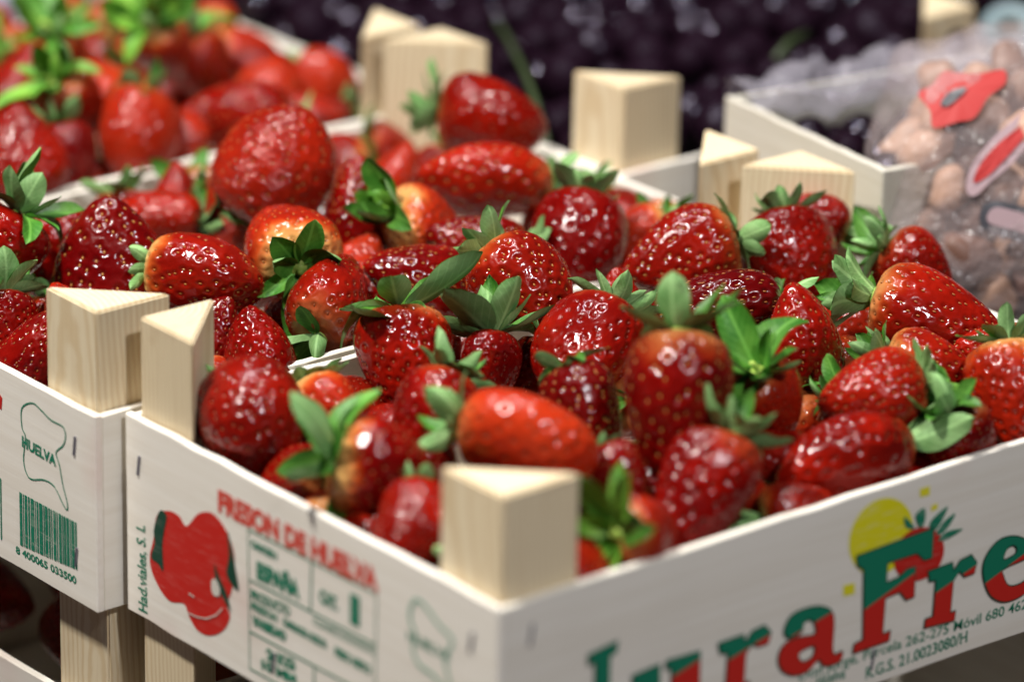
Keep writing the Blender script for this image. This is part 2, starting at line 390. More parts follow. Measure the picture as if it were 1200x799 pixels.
# -- right-hand long side: the big lettering (pixels read off the photograph, 4x crop frame)
def c7(pts): return [(800+x/2.97, 530+y/2.97) for x, y in pts]
def ell(cx, cy, rx, ry, n=28, sl=0): return [(cx+rx*math.cos(2*math.pi*i/n), cy+ry*math.sin(2*math.pi*i/n)+sl*rx*math.cos(2*math.pi*i/n)) for i in range(n)]
shape_on(FR, 'print_sun', [c7(ell(690, 292, 112, 132, 28, -.25))], M_YELLOW, 1)
for a, b, s in ((578, 476, 20), (842, 136, 17), (875, 190, 11)):
    shape_on(FR, 'print_sun_spot', [c7([(a-s, b-s+6), (a+s, b-s-4), (a+s, b+s-6), (a-s, b+s+4)])], M_YELLOW, 1, False)
shape_on(FR, 'print_fruit', [c7(ell(820, 352, 88, 92, 24, -.2))], M_REDINK, 2)
for lf in ([(775, 258), (768, 222), (790, 240), (806, 262)], [(818, 255), (808, 215), (838, 192), (842, 225), (832, 258)],
           [(860, 270), (862, 235), (918, 186), (905, 225), (880, 265)], [(880, 280), (905, 240), (945, 210), (930, 245), (900, 280)],
           [(888, 300), (920, 272), (972, 264), (935, 290), (900, 306)]):
    shape_on(FR, 'print_leaf', [c7(lf)], M_GREEN, 3, True)
letters = dict(
 J=([[(-330, 702), (-232, 655), (-236, 690), (-258, 702), (-264, 930), (-285, 985), (-330, 1005), (-350, 985), (-322, 960), (-312, 925), (-306, 722), (-330, 735)]], ((-340, 900), (-230, 800))),
 u=([[(-178, 775), (-85, 735), (-88, 905), (-70, 925), (-45, 905), (-40, 745), (-62, 748), (-58, 722), (55, 690), (52, 860), (70, 870), (66, 900), (-20, 930), (-25, 910), (-80, 955), (-130, 945), (-150, 905), (-146, 800), (-176, 805)]], ((-150, 850), (55, 715))),
 r=([[(122, 662), (208, 632), (212, 662), (238, 620), (280, 600), (302, 624), (292, 660), (258, 670), (238, 660), (214, 698), (207, 800), (228, 795), (222, 826), (112, 862), (118, 832), (146, 815), (155, 692), (128, 694)]], ((130, 735), (300, 628))),
 a=([[(350, 622), (372, 568), (428, 540), (486, 536), (520, 568), (516, 680), (526, 700), (550, 690), (541, 722), (490, 737), (468, 716), (430, 756), (380, 770), (340, 750), (330, 706), (352, 662), (402, 640), (455, 630), (457, 592), (440, 576), (416, 590), (408, 622), (372, 640)],
     [(400, 694), (424, 677), (455, 668), (450, 704), (418, 726), (400, 716)]], ((345, 655), (520, 548))),
 F=([[(603, 358), (868, 262), (862, 362), (838, 370), (812, 346), (708, 380), (703, 452), (745, 434), (778, 404), (804, 397), (800, 498), (775, 508), (752, 480), (700, 502), (690, 630), (717, 619), (713, 650), (590, 694), (594, 664), (625, 648), (628, 402), (606, 390)]], ((620, 550), (800, 418))),
 s=([[(852, 412), (934, 382), (938, 412), (962, 374), (1000, 355), (1018, 380), (1010, 416), (978, 428), (960, 408), (937, 442), (926, 556), (944, 550), (940, 580), (838, 606), (842, 578), (868, 568), (878, 440), (856, 444)]], ((870, 490), (1000, 400))),
 e=([[(1042, 420), (1052, 360), (1095, 305), (1150, 290), (1200, 310), (1212, 352), (1115, 400), (1112, 430), (1130, 462), (1170, 455), (1212, 425), (1205, 465), (1165, 500), (1110, 515), (1065, 490)],
     [(1112, 372), (1122, 335), (1146, 318), (1160, 330), (1152, 352)]], ((1045, 455), (1210, 330))))
for k, (ols, ln) in letters.items():
    ol = [[FR.uv(*p) for p in c7(o_)] for o_ in ols]
    if k in 'ae': ol = [catmull(q, 4) for q in ol]
    FR.place('print_letter_outline', poly_mesh('print_letter_outline', ol, .0007), M_DGREEN, 4)
    la, lb = [FR.uv(*p) for p in c7(ln)]
    FR.place('print_letter', poly_mesh('print_letter', ol), twotone('lettering_'+k, (la, lb)), 5)
text_on(FR, 'print_address', 'Don Jorge, Parcela 262-275 Móvil 680 462 1', (936, 797), (1212, 709), (934, 786), M_GREEN, .012)
text_on(FR, 'print_registration', 'R.G.S. 21.0023080/H', (1014, 795), (1133, 751), (1012, 783), M_GREEN, .02)
text_on(FR, 'print_address', 'Almonte - Huelva', (900, 822), (990, 793), (898, 811), M_GREEN, .02)

# -- short side of the front crate
text_on(FA, 'print_title', 'FRESON DE HUELVA', (256, 597), (444, 693), (257, 575), M_PINK, .065)
text_on(FA, 'print_maker', 'Had.viales, S. L', (173, 719), (170, 616), (163, 715), M_GREEN, .02)
shape_on(FA, 'print_berry', [[(180, 632), (184, 604), (197, 598), (210, 604), (219, 616), (232, 602), (247, 600), (260, 612), (270, 632), (275, 655), (272, 690), (266, 708), (270, 722), (262, 738), (246, 744), (232, 738), (222, 722), (216, 707), (200, 704), (188, 690), (178, 668), (176, 650)]], M_REDINK, 1)
shape_on(FA, 'print_blotch', [[(188, 598), (196, 604), (193, 622), (191, 640), (192, 668), (186, 660), (178, 652), (182, 636), (181, 620)]], M_DGREEN, 2)
shape_on(FA, 'print_blotch', [[(267, 622), (272, 640), (276, 664), (280, 690), (272, 684), (266, 670), (269, 650)]], M_DGREEN, 2)
shape_on(FA, 'print_blotch', [[(252, 660), (258, 676), (266, 694), (271, 716), (262, 700), (254, 682)]], M_DGREEN, 2)
shape_on(FA, 'print_gap', [[(249, 680), (254, 678), (259, 690), (257, 698), (250, 694)]], M_WHITEINK, 3)
stroke_on(FA, 'print_gap', [(221, 717), (232, 722), (243, 724), (254, 720), (262, 712)], .0007, M_WHITEINK, 3, smooth=False)
stroke_on(FA, 'print_gap', [(222, 694), (229, 699)], .0008, M_WHITEINK, 3, smooth=False)
def c9(x, y): return (140+x/3.344, 560+y/3.344)
def frame(pts, w=.0011): stroke_on(FA, 'print_table_rule', [c9(*p) for p in pts], w, M_GREEN, 1, closed=len(pts) > 3, smooth=False)
frame([(505, 200), (1008, 452), (1000, 1010), (512, 745)])
for pts in ([(512, 398), (1006, 655)], [(512, 600), (1003, 862)], [(755, 330), (750, 520)], [(765, 740), (762, 870)]): frame(pts)
def tt(s, p0, p1, top, b=.03): text_on(FA, 'print_table_text', s, c9(*p0), c9(*p1), c9(*top), M_GREEN, b+.02)
tt('ORIGEN', (515, 268), (618, 320), (515, 240)); tt('ESPAÑA', (540, 388), (708, 470), (545, 330), .05); tt('CAT.', (785, 480), (858, 518), (787, 435), .05); tt('I', (905, 552), (942, 572), (908, 460), .08)
tt('PRODUCTO', (517, 470), (670, 540), (517, 435)); tt('FRESON', (517, 512), (620, 565), (517, 482)); tt('VARIEDAD', (520, 568), (655, 638), (520, 535), .06)
tt('CAMAROSA HUELVA', (640, 572), (815, 668), (642, 545), .05); tt('CONFECCIONADO', (760, 570), (1000, 690), (762, 545), .0); tt('PESO NETO', (845, 690), (985, 768), (847, 660), .05)
tt('2 KG', (578, 705), (690, 752), (580, 668), .05); tt('10 MM', (558, 742), (695, 808), (560, 710), .05)
mapo = [(62, 92), (48, 130), (50, 165), (60, 185), (56, 240), (72, 275), (110, 285), (145, 310), (165, 352), (172, 345), (160, 290), (150, 250), (145, 215), (155, 190), (165, 160), (160, 145), (130, 130), (110, 112), (85, 92)]
stroke_on(FA, 'print_map_outline', [(482+(x-50)*.42+0, 700+(y-92)*.40+(x-50)*.22) for x, y in mapo], .0022, ink('pale_green_ink', (0.25, 0.45, 0.34)), 1, True)
text_on(FA, 'print_map_name', 'HUELVA', (478, 748), (528, 775), (478, 738), M_GREEN, .03)

# -- short side of the second crate
mp2 = [(26, 478), (26, 500), (30, 512), (28, 540), (35, 560), (52, 562), (64, 570), (74, 590), (79, 597), (79, 588), (74, 568), (70, 545), (66, 530), (74, 522), (77, 512), (74, 500), (60, 492), (48, 480), (38, 472)]
stroke_on(FB, 'print_map_outline', mp2, .0009, M_GREEN, 1, True)
text_on(FB, 'print_map_name', 'HUELVA', (26, 522), (66, 546), (27, 511), M_GREEN, .04)
bars = [(0, 3), (4, 1), (6, 3), (10, 2), (13, 4), (18, 1), (20, 2), (23, 4), (28, 1.2), (30, 3), (34, 2), (37, 1.2), (39.5, 3), (43.5, 1.2), (46, 3), (50, 1.2), (52, 2.2), (55, 3), (59, 1.2), (61, 3), (65, 2)]
for s_, w_ in bars:
    a = (23+s_*1.0, 576+s_*.54)
    if a[0] > 90: continue
    b = (a[0]+w_*1.0, a[1]+w_*.54); hg = 62-s_*.10
    shape_on(FB, 'print_barcode_bar', [[a, b, (b[0]+1.0, b[1]+hg), (a[0]+1.0, a[1]+hg)]], M_GREEN, 1, False)
text_on(FB, 'print_barcode_number', '8 400065 033500', (19, 647), (90, 684), (19, 639), M_GREEN, .03)
stroke_on(FB, 'print_side_rule', [(1, 560), (2, 632)], .0012, M_GREEN, 1, smooth=False)
shape_on(FB, 'print_red_corner', [[(-6, 452), (3, 466), (2, 480), (-8, 470)]], M_REDINK, 1, False)
def staple(F, px, py, lean=.15):
    u, z = F.uv(px, py); V = []; ln = .011; r = .0007
    me = box_mesh('staple', (-r, -.0006, -ln/2), (r, .0006, ln/2), .0003)
    for v in me.vertices: v.co.x += v.co.z*lean+u; v.co.z += z
    F.place('staple', me, M_STAPLE, 2)
for f_, x, y in ((FB, 88, 522), (FB, 90, 652), (FA, 163, 545), (FA, 553, 752), (FR, 622, 743), (FA, 321, 775), (FR, 1022, 772)): staple(f_, x, y)

# ------------------------------------------------------------------ strawberries: shared meshes
PROF = {
 'conic': ([0, .015, .05, .12, .22, .34, .5, .66, .8, .9, .96, 1], [0, .42, .66, .87, .98, 1.0, .92, .75, .54, .34, .19, 0], .84),
 'globe': ([0, .015, .05, .12, .24, .40, .56, .70, .82, .91, .97, 1], [0, .40, .64, .84, .97, 1.0, .97, .86, .68, .46, .25, 0], .96),
 'long': ([0, .012, .04, .10, .2, .32, .48, .64, .78, .9, .96, 1], [0, .36, .60, .83, .97, 1.0, .93, .80, .62, .38, .22, 0], .70),
 'wedge': ([0, .015, .05, .12, .24, .40, .58, .74, .86, .94, .98, 1], [0, .40, .66, .86, .96, 1.0, .97, .86, .70, .48, .26, 0], .80),
 'neck': ([0, .012, .05, .12, .22, .36, .52, .68, .82, .92, .97, 1], [0, .34, .50, .66, .84, .98, 1.0, .88, .64, .40, .22, 0], .82),
}
def fruit_surface(kind, seed, nu, nv, dimples=True, flat=1.0, lump=.05, depth_=.017):
    r = np.random.default_rng(seed); ts, rs, dia = PROF[kind]
    ph = r.uniform(0, 6.28, 6); bend = r.uniform(-.06, .06, 2)
    def surf(t, a):
        rr = np.interp(t, tt_, rr_)*dia/2
        l = 1+lump*(np.sin(2*a+ph[0]+2*t)+.7*np.sin(3*a+ph[1]-3*t)*t+.6*np.sin(5*t+ph[2]+a))
        x = rr*l*np.cos(a); y = rr*l*np.sin(a)*flat
        z = -t + .035*np.exp(-(t/.05)**2)*0 + lump*.35*np.sin(2*a+ph[3])*t*(1-t)
        top = np.exp(-((t-0.02)/.05)**2); z = z-.03*top*np.exp(-(rr/(dia*.28))**2)
        x = x+bend[0]*np.sin(t*2.4); y = y+bend[1]*np.sin(t*2.4)
        return np.stack([x, y, z], -1)
    # smooth profile
    tt_ = np.linspace(0, 1, 400); rr_ = np.interp(tt_, ts, rs)
    k = np.hanning(25); k /= k.sum()
    sm = np.convolve(np.pad(rr_, 12, mode='edge'), k, 'valid'); w = np.clip(np.minimum(tt_, 1-tt_)/.05, 0, 1); rr_ = rr_*(1-w)+sm*w
    # arc-length rows
    ds = np.hypot(np.diff(rr_)*dia/2, np.diff(tt_)); s = np.r_[0, np.cumsum(ds)]; s /= s[-1]
    rows = np.interp(np.linspace(0, 1, nv), s, tt_)
    T, A = np.meshgrid(rows, np.linspace(0, 2*np.pi, nu, endpoint=False), indexing='ij')
    P = surf(T.ravel(), A.ravel())
    nrm = (surf(T.ravel()+1e-4, A.ravel())-surf(T.ravel()-1e-4, A.ravel())); tg = surf(T.ravel(), A.ravel()+1e-3)-surf(T.ravel(), A.ravel()-1e-3)
    n = np.cross(tg, nrm); n /= np.maximum(np.linalg.norm(n, axis=1, keepdims=True), 1e-9)
    n[:nu] = (0, 0, 1); n[-nu:] = (0, 0, -1)
    if (n*(P-[0, 0, -.45])).sum() < 0: n = -n
    n[:nu] = (0, 0, 1); n[-nu:] = (0, 0, -1)
    seeds = None
    if dimples:
        ns = int(r.integers(165, 205)); area = np.r_[0, np.cumsum(ds*(rr_[1:]+rr_[:-1])/2)]; area /= area[-1]
        q = (np.arange(ns)+.5)/ns; q = q**.93
        st = np.clip(np.interp(q, area, tt_)+r.normal(0, .011, ns), .03, .992); sa = np.arange(ns)*2.39996+r.normal(0, .10, ns)
        S = surf(st, sa); ok = st > .045
        S = S[ok]; st = st[ok]; sa = sa[ok]
        D2 = ((P[:, None, :]-S[None])**2).sum(-1); d = np.sqrt(D2.min(1))
        sig = .024
        disp = -depth_*np.exp(-(d/sig)**2)+.0035*np.exp(-((d-.055)/.02)**2)
        P0 = P; P = P+n*disp[:, None]
        idx = D2.argmin(0); sn = n[idx]; S = P0[idx]-sn*depth_*.5
        S2 = surf(np.minimum(st+.01, 1), sa)-surf(st, sa); S2 = S2-sn*(S2*sn).sum(1, keepdims=True); S2 /= np.maximum(np.linalg.norm(S2, axis=1, keepdims=True), 1e-9)
        seeds = (S, sn, S2)
    return P, seeds, dia
def fruit_mesh(kind, seed, nu=210, nv=132, **kw):
    P, seeds, dia = fruit_surface(kind, seed, nu, nv, **kw)
    i = np.arange(nv-1)[:, None]*nu; j = np.arange(nu)[None]; j2 = (j+1) % nu
    F = np.stack([i+j, i+nu+j, i+nu+j2, i+j2], -1).reshape(-1, 4)
    me = bpy.data.meshes.new('fruit'); nvt = len(P); nf = len(F)
    me.vertices.add(nvt); me.vertices.foreach_set('co', P.ravel().astype('f'))
    me.loops.add(nf*4); me.loops.foreach_set('vertex_index', F.ravel().astype('i'))
    me.polygons.add(nf); me.polygons.foreach_set('loop_start', (np.arange(nf)*4).astype('i'))
    me.update(calc_edges=True); me.validate()
    me.polygons.foreach_set('use_smooth', np.ones(len(me.polygons), bool)); me.update()
    sm = None
    if seeds:
        S, n, t = seeds; b = np.cross(n, t); V = []; Fs = []
        base = []
        for a_ in range(4):
            z = [-1, -.35, .45, 1][a_]; rad = [.0, .85, .75, .0][a_]
            base += [(z, 0, 0)] if a_ in (0, 3) else [(z, rad*math.cos(k*math.pi/3), rad*math.sin(k*math.pi/3)) for k in range(6)]
        fs = [(0, 1+k, 1+(k+1) % 6) for k in range(6)]+[(1+k, 7+k, 7+(k+1) % 6, 1+(k+1) % 6) for k in range(6)]+[(13, 7+(k+1) % 6, 7+k) for k in range(6)]
        for q in range(len(S)):
            o_ = len(V)
            for (x, y, z) in base: V.append(S[q]+t[q]*x*.0155+b[q]*y*.0100+n[q]*z*.007)
            Fs += [tuple(o_+k for k in f) for f in fs]
        sm = mesh('seeds', V, Fs, True); sm.materials.append(M_SEED)
    return me, sm, dia
FR_M = {}
for kind, seed, fl in (('conic', 1, .95), ('conic', 2, .85), ('conic', 3, 1.0), ('globe', 4, .95), ('globe', 5, .88), ('long', 6, .95), ('long', 7, .9), ('wedge', 8, .78), ('wedge', 9, .9), ('neck', 10, .92)):
    me, sm, dia = fruit_mesh(kind, seed, flat=fl, lump=random.uniform(.045, .085), depth_=random.uniform(.010, .019))
    me.materials.append(M_FRUIT); FR_M.setdefault(kind, []).append((me, sm, dia))
wm, wsd, wdia = fruit_mesh('globe', 21, flat=.95, lump=.06, depth_=.012); wm.materials.append(M_WRINK); FR_M['wrinkled'] = [(wm, wsd, wdia)]
w2, ws2, wd2 = fruit_mesh('long', 22, flat=.9, lump=.07, depth_=.010); w2.materials.append(M_WRINK); FR_M['wrinkled'].append((w2, ws2, wd2))

def sepal_mesh(seed, bend, cup, shape):
    rr = random.Random(seed); nl, nw = 12, 6; top = []; bot = []
    tw = rr.uniform(-.5, .5); sway = rr.uniform(-.12, .12)
    x, z, ang = 0.0, 0.0, 0.0; pts = []
    for i in range(nl+1):
        s = i/nl
        if shape == 0: w = .05+.175*math.sin(math.pi*min(1, s**.75))**.75*(1-.15*s) if s < 1 else .0
        elif shape == 1: w = .055+.225*math.sin(math.pi*s**1.05)**.7 if s < 1 else .012
        else: w = .045+.145*math.sin(math.pi*s**.8)**.8 if s < 1 else .0
        if s > .85 and shape != 1: w *= max(0, (1-s)/.15)**.6
        a = bend*s; pts.append((x, z, w, a, s)); x += math.cos(a)/nl; z += math.sin(a)/nl
    for (y, z, w, a, s) in pts:
        for j in range(nw+1):
            v = j/nw*2-1; w_ = w*(1+.10*math.sin(i*2.6+seed)*(abs(v) > .9)); ripple = .022*math.sin(9*s+3*v+seed)*abs(v)
            hh = cup*w*(v*v)+ripple-.012*(1-abs(v))*(s < .9); tt2 = tw*s*v*w*.5
            c = (v*w_+sway*s*s, y-math.sin(a)*(hh+tt2), z+math.cos(a)*(hh+tt2)); top.append(c)
            bot.append((c[0], c[1]+math.sin(a)*.007, c[2]-math.cos(a)*.007))
    n = len(top); F = []; MI = []
    for i in range(nl):
        for j in range(nw):
            a = i*(nw+1)+j; q = (a, a+1, a+nw+2, a+nw+1)
            F.append(q); MI.append(0); F.append(tuple(n+k for k in q[::-1])); MI.append(1)
    me = mesh('sepal', top+bot, F, True); me.materials.append(M_LTOP); me.materials.append(M_LBOT)
    me.polygons.foreach_set('material_index', MI); return me
SEP = [sepal_mesh(k, b, c, s) for k, (b, c, s) in enumerate(((1.5, .5, 2), (-1.5, .4, 2), (1.0, .8, 0), (.8, .5, 2), (-.3, .3, 2), (1.9, .6, 0), (.4, .35, 0), (-.4, .25, 0), (.7, .4, 0), (-.8, .2, 0), (.2, .4, 1), (-.3, .25, 1), (.5, .3, 1), (-1.1, .3, 0), (.3, .3, 2), (-.6, .4, 2), (.9, .2, 1)))]
SEPL = []
for s_ in SEP[:6]:
    c = s_.copy(); c.materials.clear(); c.materials.append(M_LIME); c.materials.append(M_LBOT); SEPL.append(c)
def hub_mesh(seed, stub):
    bm = bmesh.new(); n = 12; prof = [(0.0, -.25), (.55, -.22), (.95, -.05), (1.0, .08), (.70, .22), (.42, .32), (.34, .55), (.32, .55+stub), (.0, .58+stub)]
    rr = random.Random(seed); lean = (rr.uniform(-.3, .3), rr.uniform(-.3, .3)); ringv = []
    for (r_, z) in prof:
        rv = []
        for k in range(n):
            a = 2*math.pi*k/n; w = 1+.12*math.sin(5*a+seed)*(r_ > .5)
            h_ = max(0, z-.3); rv.append(bm.verts.new((r_*w*math.cos(a)+lean[0]*h_, r_*w*math.sin(a)+lean[1]*h_, z)))
        ringv.append(rv)
    for a, b in zip(ringv, ringv[1:]):
        for k in range(n): bm.faces.new((a[k], a[(k+1) % n], b[(k+1) % n], b[k]))
    bmesh.ops.remove_doubles(bm, verts=bm.verts, dist=1e-5)
    return from_bm('calyx', bm, True)
HUB = [hub_mesh(k, s) for k, s in enumerate((.1, .5, 1.3, .3))]
for h_ in HUB: h_.materials.append(M_HUB)

# ------------------------------------------------------------------ strawberry list
# px, py centre | length, width in photo pixels | image angle of the tip (0 right, 90 up) | tilt of tip to the viewer | height of centre (mm over rim)
# crate | shape | dark, pale shoulder, orange | sepal lift deg, sepal size | label
S = []
def B(px, py, ln, wd_, ang, tilt, z, cr, shp, col, lift, ls, label, lime=0): S.append(dict(px=px, py=py, ln=ln, wd=wd_, ang=ang, tilt=tilt, z=z/1000, cr=cr, shp=shp, col=col, lift=lift, ls=ls, label=label, lime=lime))
A_ = 'A'; B_ = 'B'; C_ = 'C'
# --- front crate
B(290, 492, 100, 124, -75, 50, 16, A_, 'globe', (.45, .0, .1), 5, .9, 'dull red strawberry in the corner beside the short triangular post, leaves behind it')
B(382, 492, 95, 92, -60, 20, 2, A_, 'globe', (.0, .7, .5), 5, .7, 'orange red strawberry sunk behind the blurred leafy berry at the board edge')
B(452, 556, 124, 112, -12, -14, 26, A_, 'conic', (.1, .6, .0), 34, 1.75, 'red strawberry with a big leafy calyx hanging over the board edge')
B(487, 625, 110, 95, -100, 40, 8, A_, 'globe', (.15, .0, .1), 0, .8, 'smooth red strawberry tucked against the front corner post, left of it')
B(508, 566, 90, 80, -60, 20, 0, A_, 'conic', (.4, 0, 0), 0, .6, 'dark red strawberry in the gap behind the front corner post')
B(474, 424, 122, 98, -84, 12, 10, A_, 'conic', (.1, .2, .05), -12, 1.75, 'upright glossy strawberry with broad pale green sepals draped over the dividing board')
B(503, 492, 108, 102, -115, 25, 16, A_, 'conic', (.2, .1, .0), 15, .95, 'red strawberry leaning against the orange berry with one dark leaf on it')
B(620, 520, 150, 118, -15, 20, 24, A_, 'wedge', (.0, .15, .95), 40, .95, 'bright orange red strawberry right behind the front corner post')
B(686, 492, 125, 84, -70, 15, 10, A_, 'long', (.75, .0, .0), 5, .7, 'dark strawberry with yellow seeds between the orange berry and the tall dark one')
B(577, 434, 85, 74, -90, 15, 6, A_, 'conic', (.4, 0, 0), 30, 1.5, 'small red strawberry sunk below dark round leaves in the middle of the heap')
B(617, 343, 118, 104, -50, 25, 22, A_, 'conic', (.05, .45, .15), 25, .95, 'bright red glossy strawberry with orange shoulder and star of thin sepals')
B(687, 412, 125, 112, -125, 30, 16, A_, 'globe', (.15, .05, .05), 25, .95, 'glossy red strawberry with its calyx at the upper right and a round leaf above')
B(792, 482, 180, 134, -93, 6, 38, A_, 'conic', (.6, .2, .0), 35, 1.15, 'very large dark red strawberry standing on its tip, leaves on top')
B(722, 575, 95, 85, -60, 20, 2, A_, 'conic', (.65, 0, 0), 0, .6, 'dark strawberry in shade beside the front corner post, right of it')
B(828, 586, 158, 108, -112, 15, 14, A_, 'long', (.2, .05, .0), 30, 1.0, 'long red strawberry pointing down against the lettered board')
B(988, 543, 165, 112, 197, 25, 17, A_, 'neck', (.1, .1, .1), 62, 1.25, 'glossy red strawberry lying along the lettered board, star calyx at its end')
B(1020, 462, 120, 88, 195, 15, 22, A_, 'conic', (.05, .1, .2), 10, .8, 'red strawberry with pale seeds right behind the star shaped calyx')
B(1096, 440, 120, 84, -18, 5, 16, A_, 'conic', (.15, .4, .15), 25, .8, 'red strawberry with orange shoulder lying below the big leafy calyx')
B(932, 397, 122, 100, 100, 15, 22, A_, 'conic', (.15, .0, .05), 10, .9, 'bright glossy strawberry with its tip pointing up')
B(932, 302, 100, 104, -80, 25, 14, A_, 'globe', (.45, .0, .05), 15, .85, 'very shiny dark red strawberry below the far pair of posts')
B(1100, 372, 150, 100, -18, 12, 24, A_, 'conic', (.05, .35, .1), 55, 1.35, 'bright red strawberry with a big leafy calyx near the far board')
B(1074, 322, 95, 80, -40, 0, 10, A_, 'conic', (.2, .1, .1), 25, 1.1, 'strawberry mostly hidden behind the big leafy one by the far board')
B(952, 258, 75, 60, 160, 10, -2, A_, 'conic', (.1, .7, .1), 50, 1.0, 'small strawberry with upright leaves in the far corner of the lettered crate')
B(1190, 466, 125, 100, -85, 18, 18, A_, 'conic', (.05, .5, .3), 22, .95, 'orange red strawberry with a star of green sepals at the lettered board end')
B(1172, 410, 100, 66, 175, 5, 14, A_, 'conic', (.05, .1, .1), 10, .8, 'narrow red strawberry lying along the far board')
B(830, 366, 162, 92, 185, 8, 20, A_, 'long', (.95, .0, .0), 5, .8, 'elongated very dark strawberry with deep dimples lying on its side')
B(728, 357, 80, 56, 95, 10, 8, A_, 'conic', (.1, 0, .1), 0, .6, 'small bright strawberry tip poking up beside the dark elongated berry')
B(758, 622, 85, 80, 5, -48, 12, A_, 'conic', (.1, .3, .3), 15, 1.5, 'strawberry with a lime green calyx wedged between front post and lettered board', 1)
B(935, 598, 80, 70, 20, 0, -4, A_, 'conic', (.1, .9, .2), 40, 1.0, 'pale shouldered strawberry mostly hidden at the lettered board')
B(900, 472, 90, 80, -70, -40, 14, A_, 'conic', (.1, .2, .4), 25, 1.5, 'orange red strawberry under the broad leaf cluster in the middle')
B(1128, 520, 90, 80, -60, -30, 2, A_, 'conic', (.4, .2, 0), 45, .95, 'strawberry with upturned calyx squeezed against the lettered board')
B(1008, 505, 90, 80, -60, 0, -4, A_, 'conic', (.4, 0, 0), 20, .8, 'dark strawberry deep between the berries along the lettered board')
B(760, 590, 110, 90, -100, 0, -12, A_, 'conic', (.6, 0, 0), 20, .9, 'dark strawberry deep below the very large standing berry')
# --- second crate
B(797, 300, 128, 94, 195, 10, 26, A_, 'conic', (.35, .3, .1), 20, .9, 'strawberry with yellow seeds and its calyx beside the far pair of posts')
B(670, 287, 118, 110, -105, 25, 28, B_, 'globe', (.6, .0, .0), 15, .85, 'sparkling dark red strawberry standing high at the dividing board')
B(742, 280, 85, 66, 200, 0, 2, B_, 'conic', (.0, .5, .6), 20, .8, 'orange strawberry deep at the far board of the barcode crate')
B(488, 334, 125, 94, 165, 20, 16, B_, 'conic', (.4, .0, .0), 5, .8, 'dark red pebbly strawberry lying behind the dividing board')
B(557, 282, 108, 76, 165, 15, 18, B_, 'long', (.45, .1, .0), 10, .8, 'slim dark strawberry below the big smooth red one')
B(506, 270, 100, 84, -25, -35, 20, B_, 'conic', (.0, .6, .8), 50, 1.05, 'orange strawberry with a lime green calyx facing the viewer', 1)
B(568, 214, 148, 102, 178, 12, 26, B_, 'neck', (.0, .1, .2), 20, 1.0, 'big smooth red strawberry lying in front of the topmost berry')
B(578, 140, 118, 96, -10, 12, 38, B_, 'globe', (.05, .1, .1), 35, 1.0, 'topmost red strawberry beside the tall tan corner post')
B(428, 246, 118, 92, 95, 10, 22, B_, 'conic', (.45, .0, .0), 5, .8, 'dark smooth strawberry standing beside the wrinkled one, tip up')
B(452, 210, 95, 76, 60, 0, 6, B_, 'conic', (.0, .1, .5), 5, .8, 'orange red strawberry in front of the tall tan corner post')
B(326, 194, 132, 124, 60, 15, 40, B_, 'wrinkled', (.1, .0, .3), 5, .8, 'large wrinkled red strawberry, highest in the barcode crate')
B(266, 240, 110, 70, 95, 10, 14, B_, 'wrinkled2', (.05, .0, .6), 5, .8, 'orange wrinkled strawberry under the large wrinkled one')
B(338, 280, 104, 98, 115, -58, 34, B_, 'conic', (.0, .7, .35), 22, 1.25, 'strawberry with its whole calyx turned outward, orange shoulder')
B(392, 350, 105, 90, 70, -40, 14, B_, 'conic', (.3, .1, .1), 35, 1.4, 'red strawberry with big hanging leaves behind the dividing board')
B(417, 318, 90, 70, 60, 0, 2, B_, 'conic', (.0, .2, .8), 5, .6, 'orange strawberry showing in a gap beside the dark pebbly one')
B(242, 322, 128, 108, -8, 15, 22, B_, 'globe', (.2, 1., .1), 5, .9, 'strawberry with a pale green white unripe shoulder')
B(130, 305, 138, 124, 92, 15, 28, B_, 'conic', (.75, .0, .0), -5, .8, 'big dark knobbly strawberry rising behind the corner post')
B(302, 408, 95, 82, 100, 15, 4, B_, 'conic', (.4, .0, .0), 0, .8, 'dark pointed strawberry close behind the dividing board')
B(247, 392, 90, 70, 60, 10, 0, B_, 'conic', (.6, .0, .0), 0, .8, 'dark strawberry in shade behind the two front posts')
B(60, 288, 110, 96, 30, 10, 8, B_, 'conic', (.3, .0, .0), 0, .8, 'blurred red strawberry against the back board of the barcode crate')
B(182, 254, 100, 70, 170, 5, 4, B_, 'conic', (.1, .0, .2), 0, .8, 'flat lying red strawberry along the back board of the barcode crate')
B(40, 412, 105, 72, 60, 15, 8, B_, 'conic', (.45, .0, .0), 5, .8, 'dark strawberry at the barcode board, beside the corner post')
B(8, 385, 80, 70, -80, 20, 12, B_, 'conic', (.3, .0, .0), 20, 1.0, 'strawberry at the barcode board with dark leaves over it')
B(-6, 300, 110, 100, 240, 0, 26, B_, 'conic', (.2, .0, .0), 35, 1.3, 'strawberry with dark green leaves at the end of the barcode crate')
B(90, 372, 90, 80, 120, 0, 6, B_, 'conic', (.1, .0, .3), 10, .8, 'red strawberry under the big dark knobbly one')
B(205, 228, 70, 60, 90, 0, 4, B_, 'conic', (.1, .0, .2), 30, .8, 'small strawberry beside the orange wrinkled one')
B(645, 250, 80, 70, 90, 0, 0, B_, 'conic', (.3, .0, .2), 40, 1.0, 'strawberry whose leaves stand behind the big smooth red one')
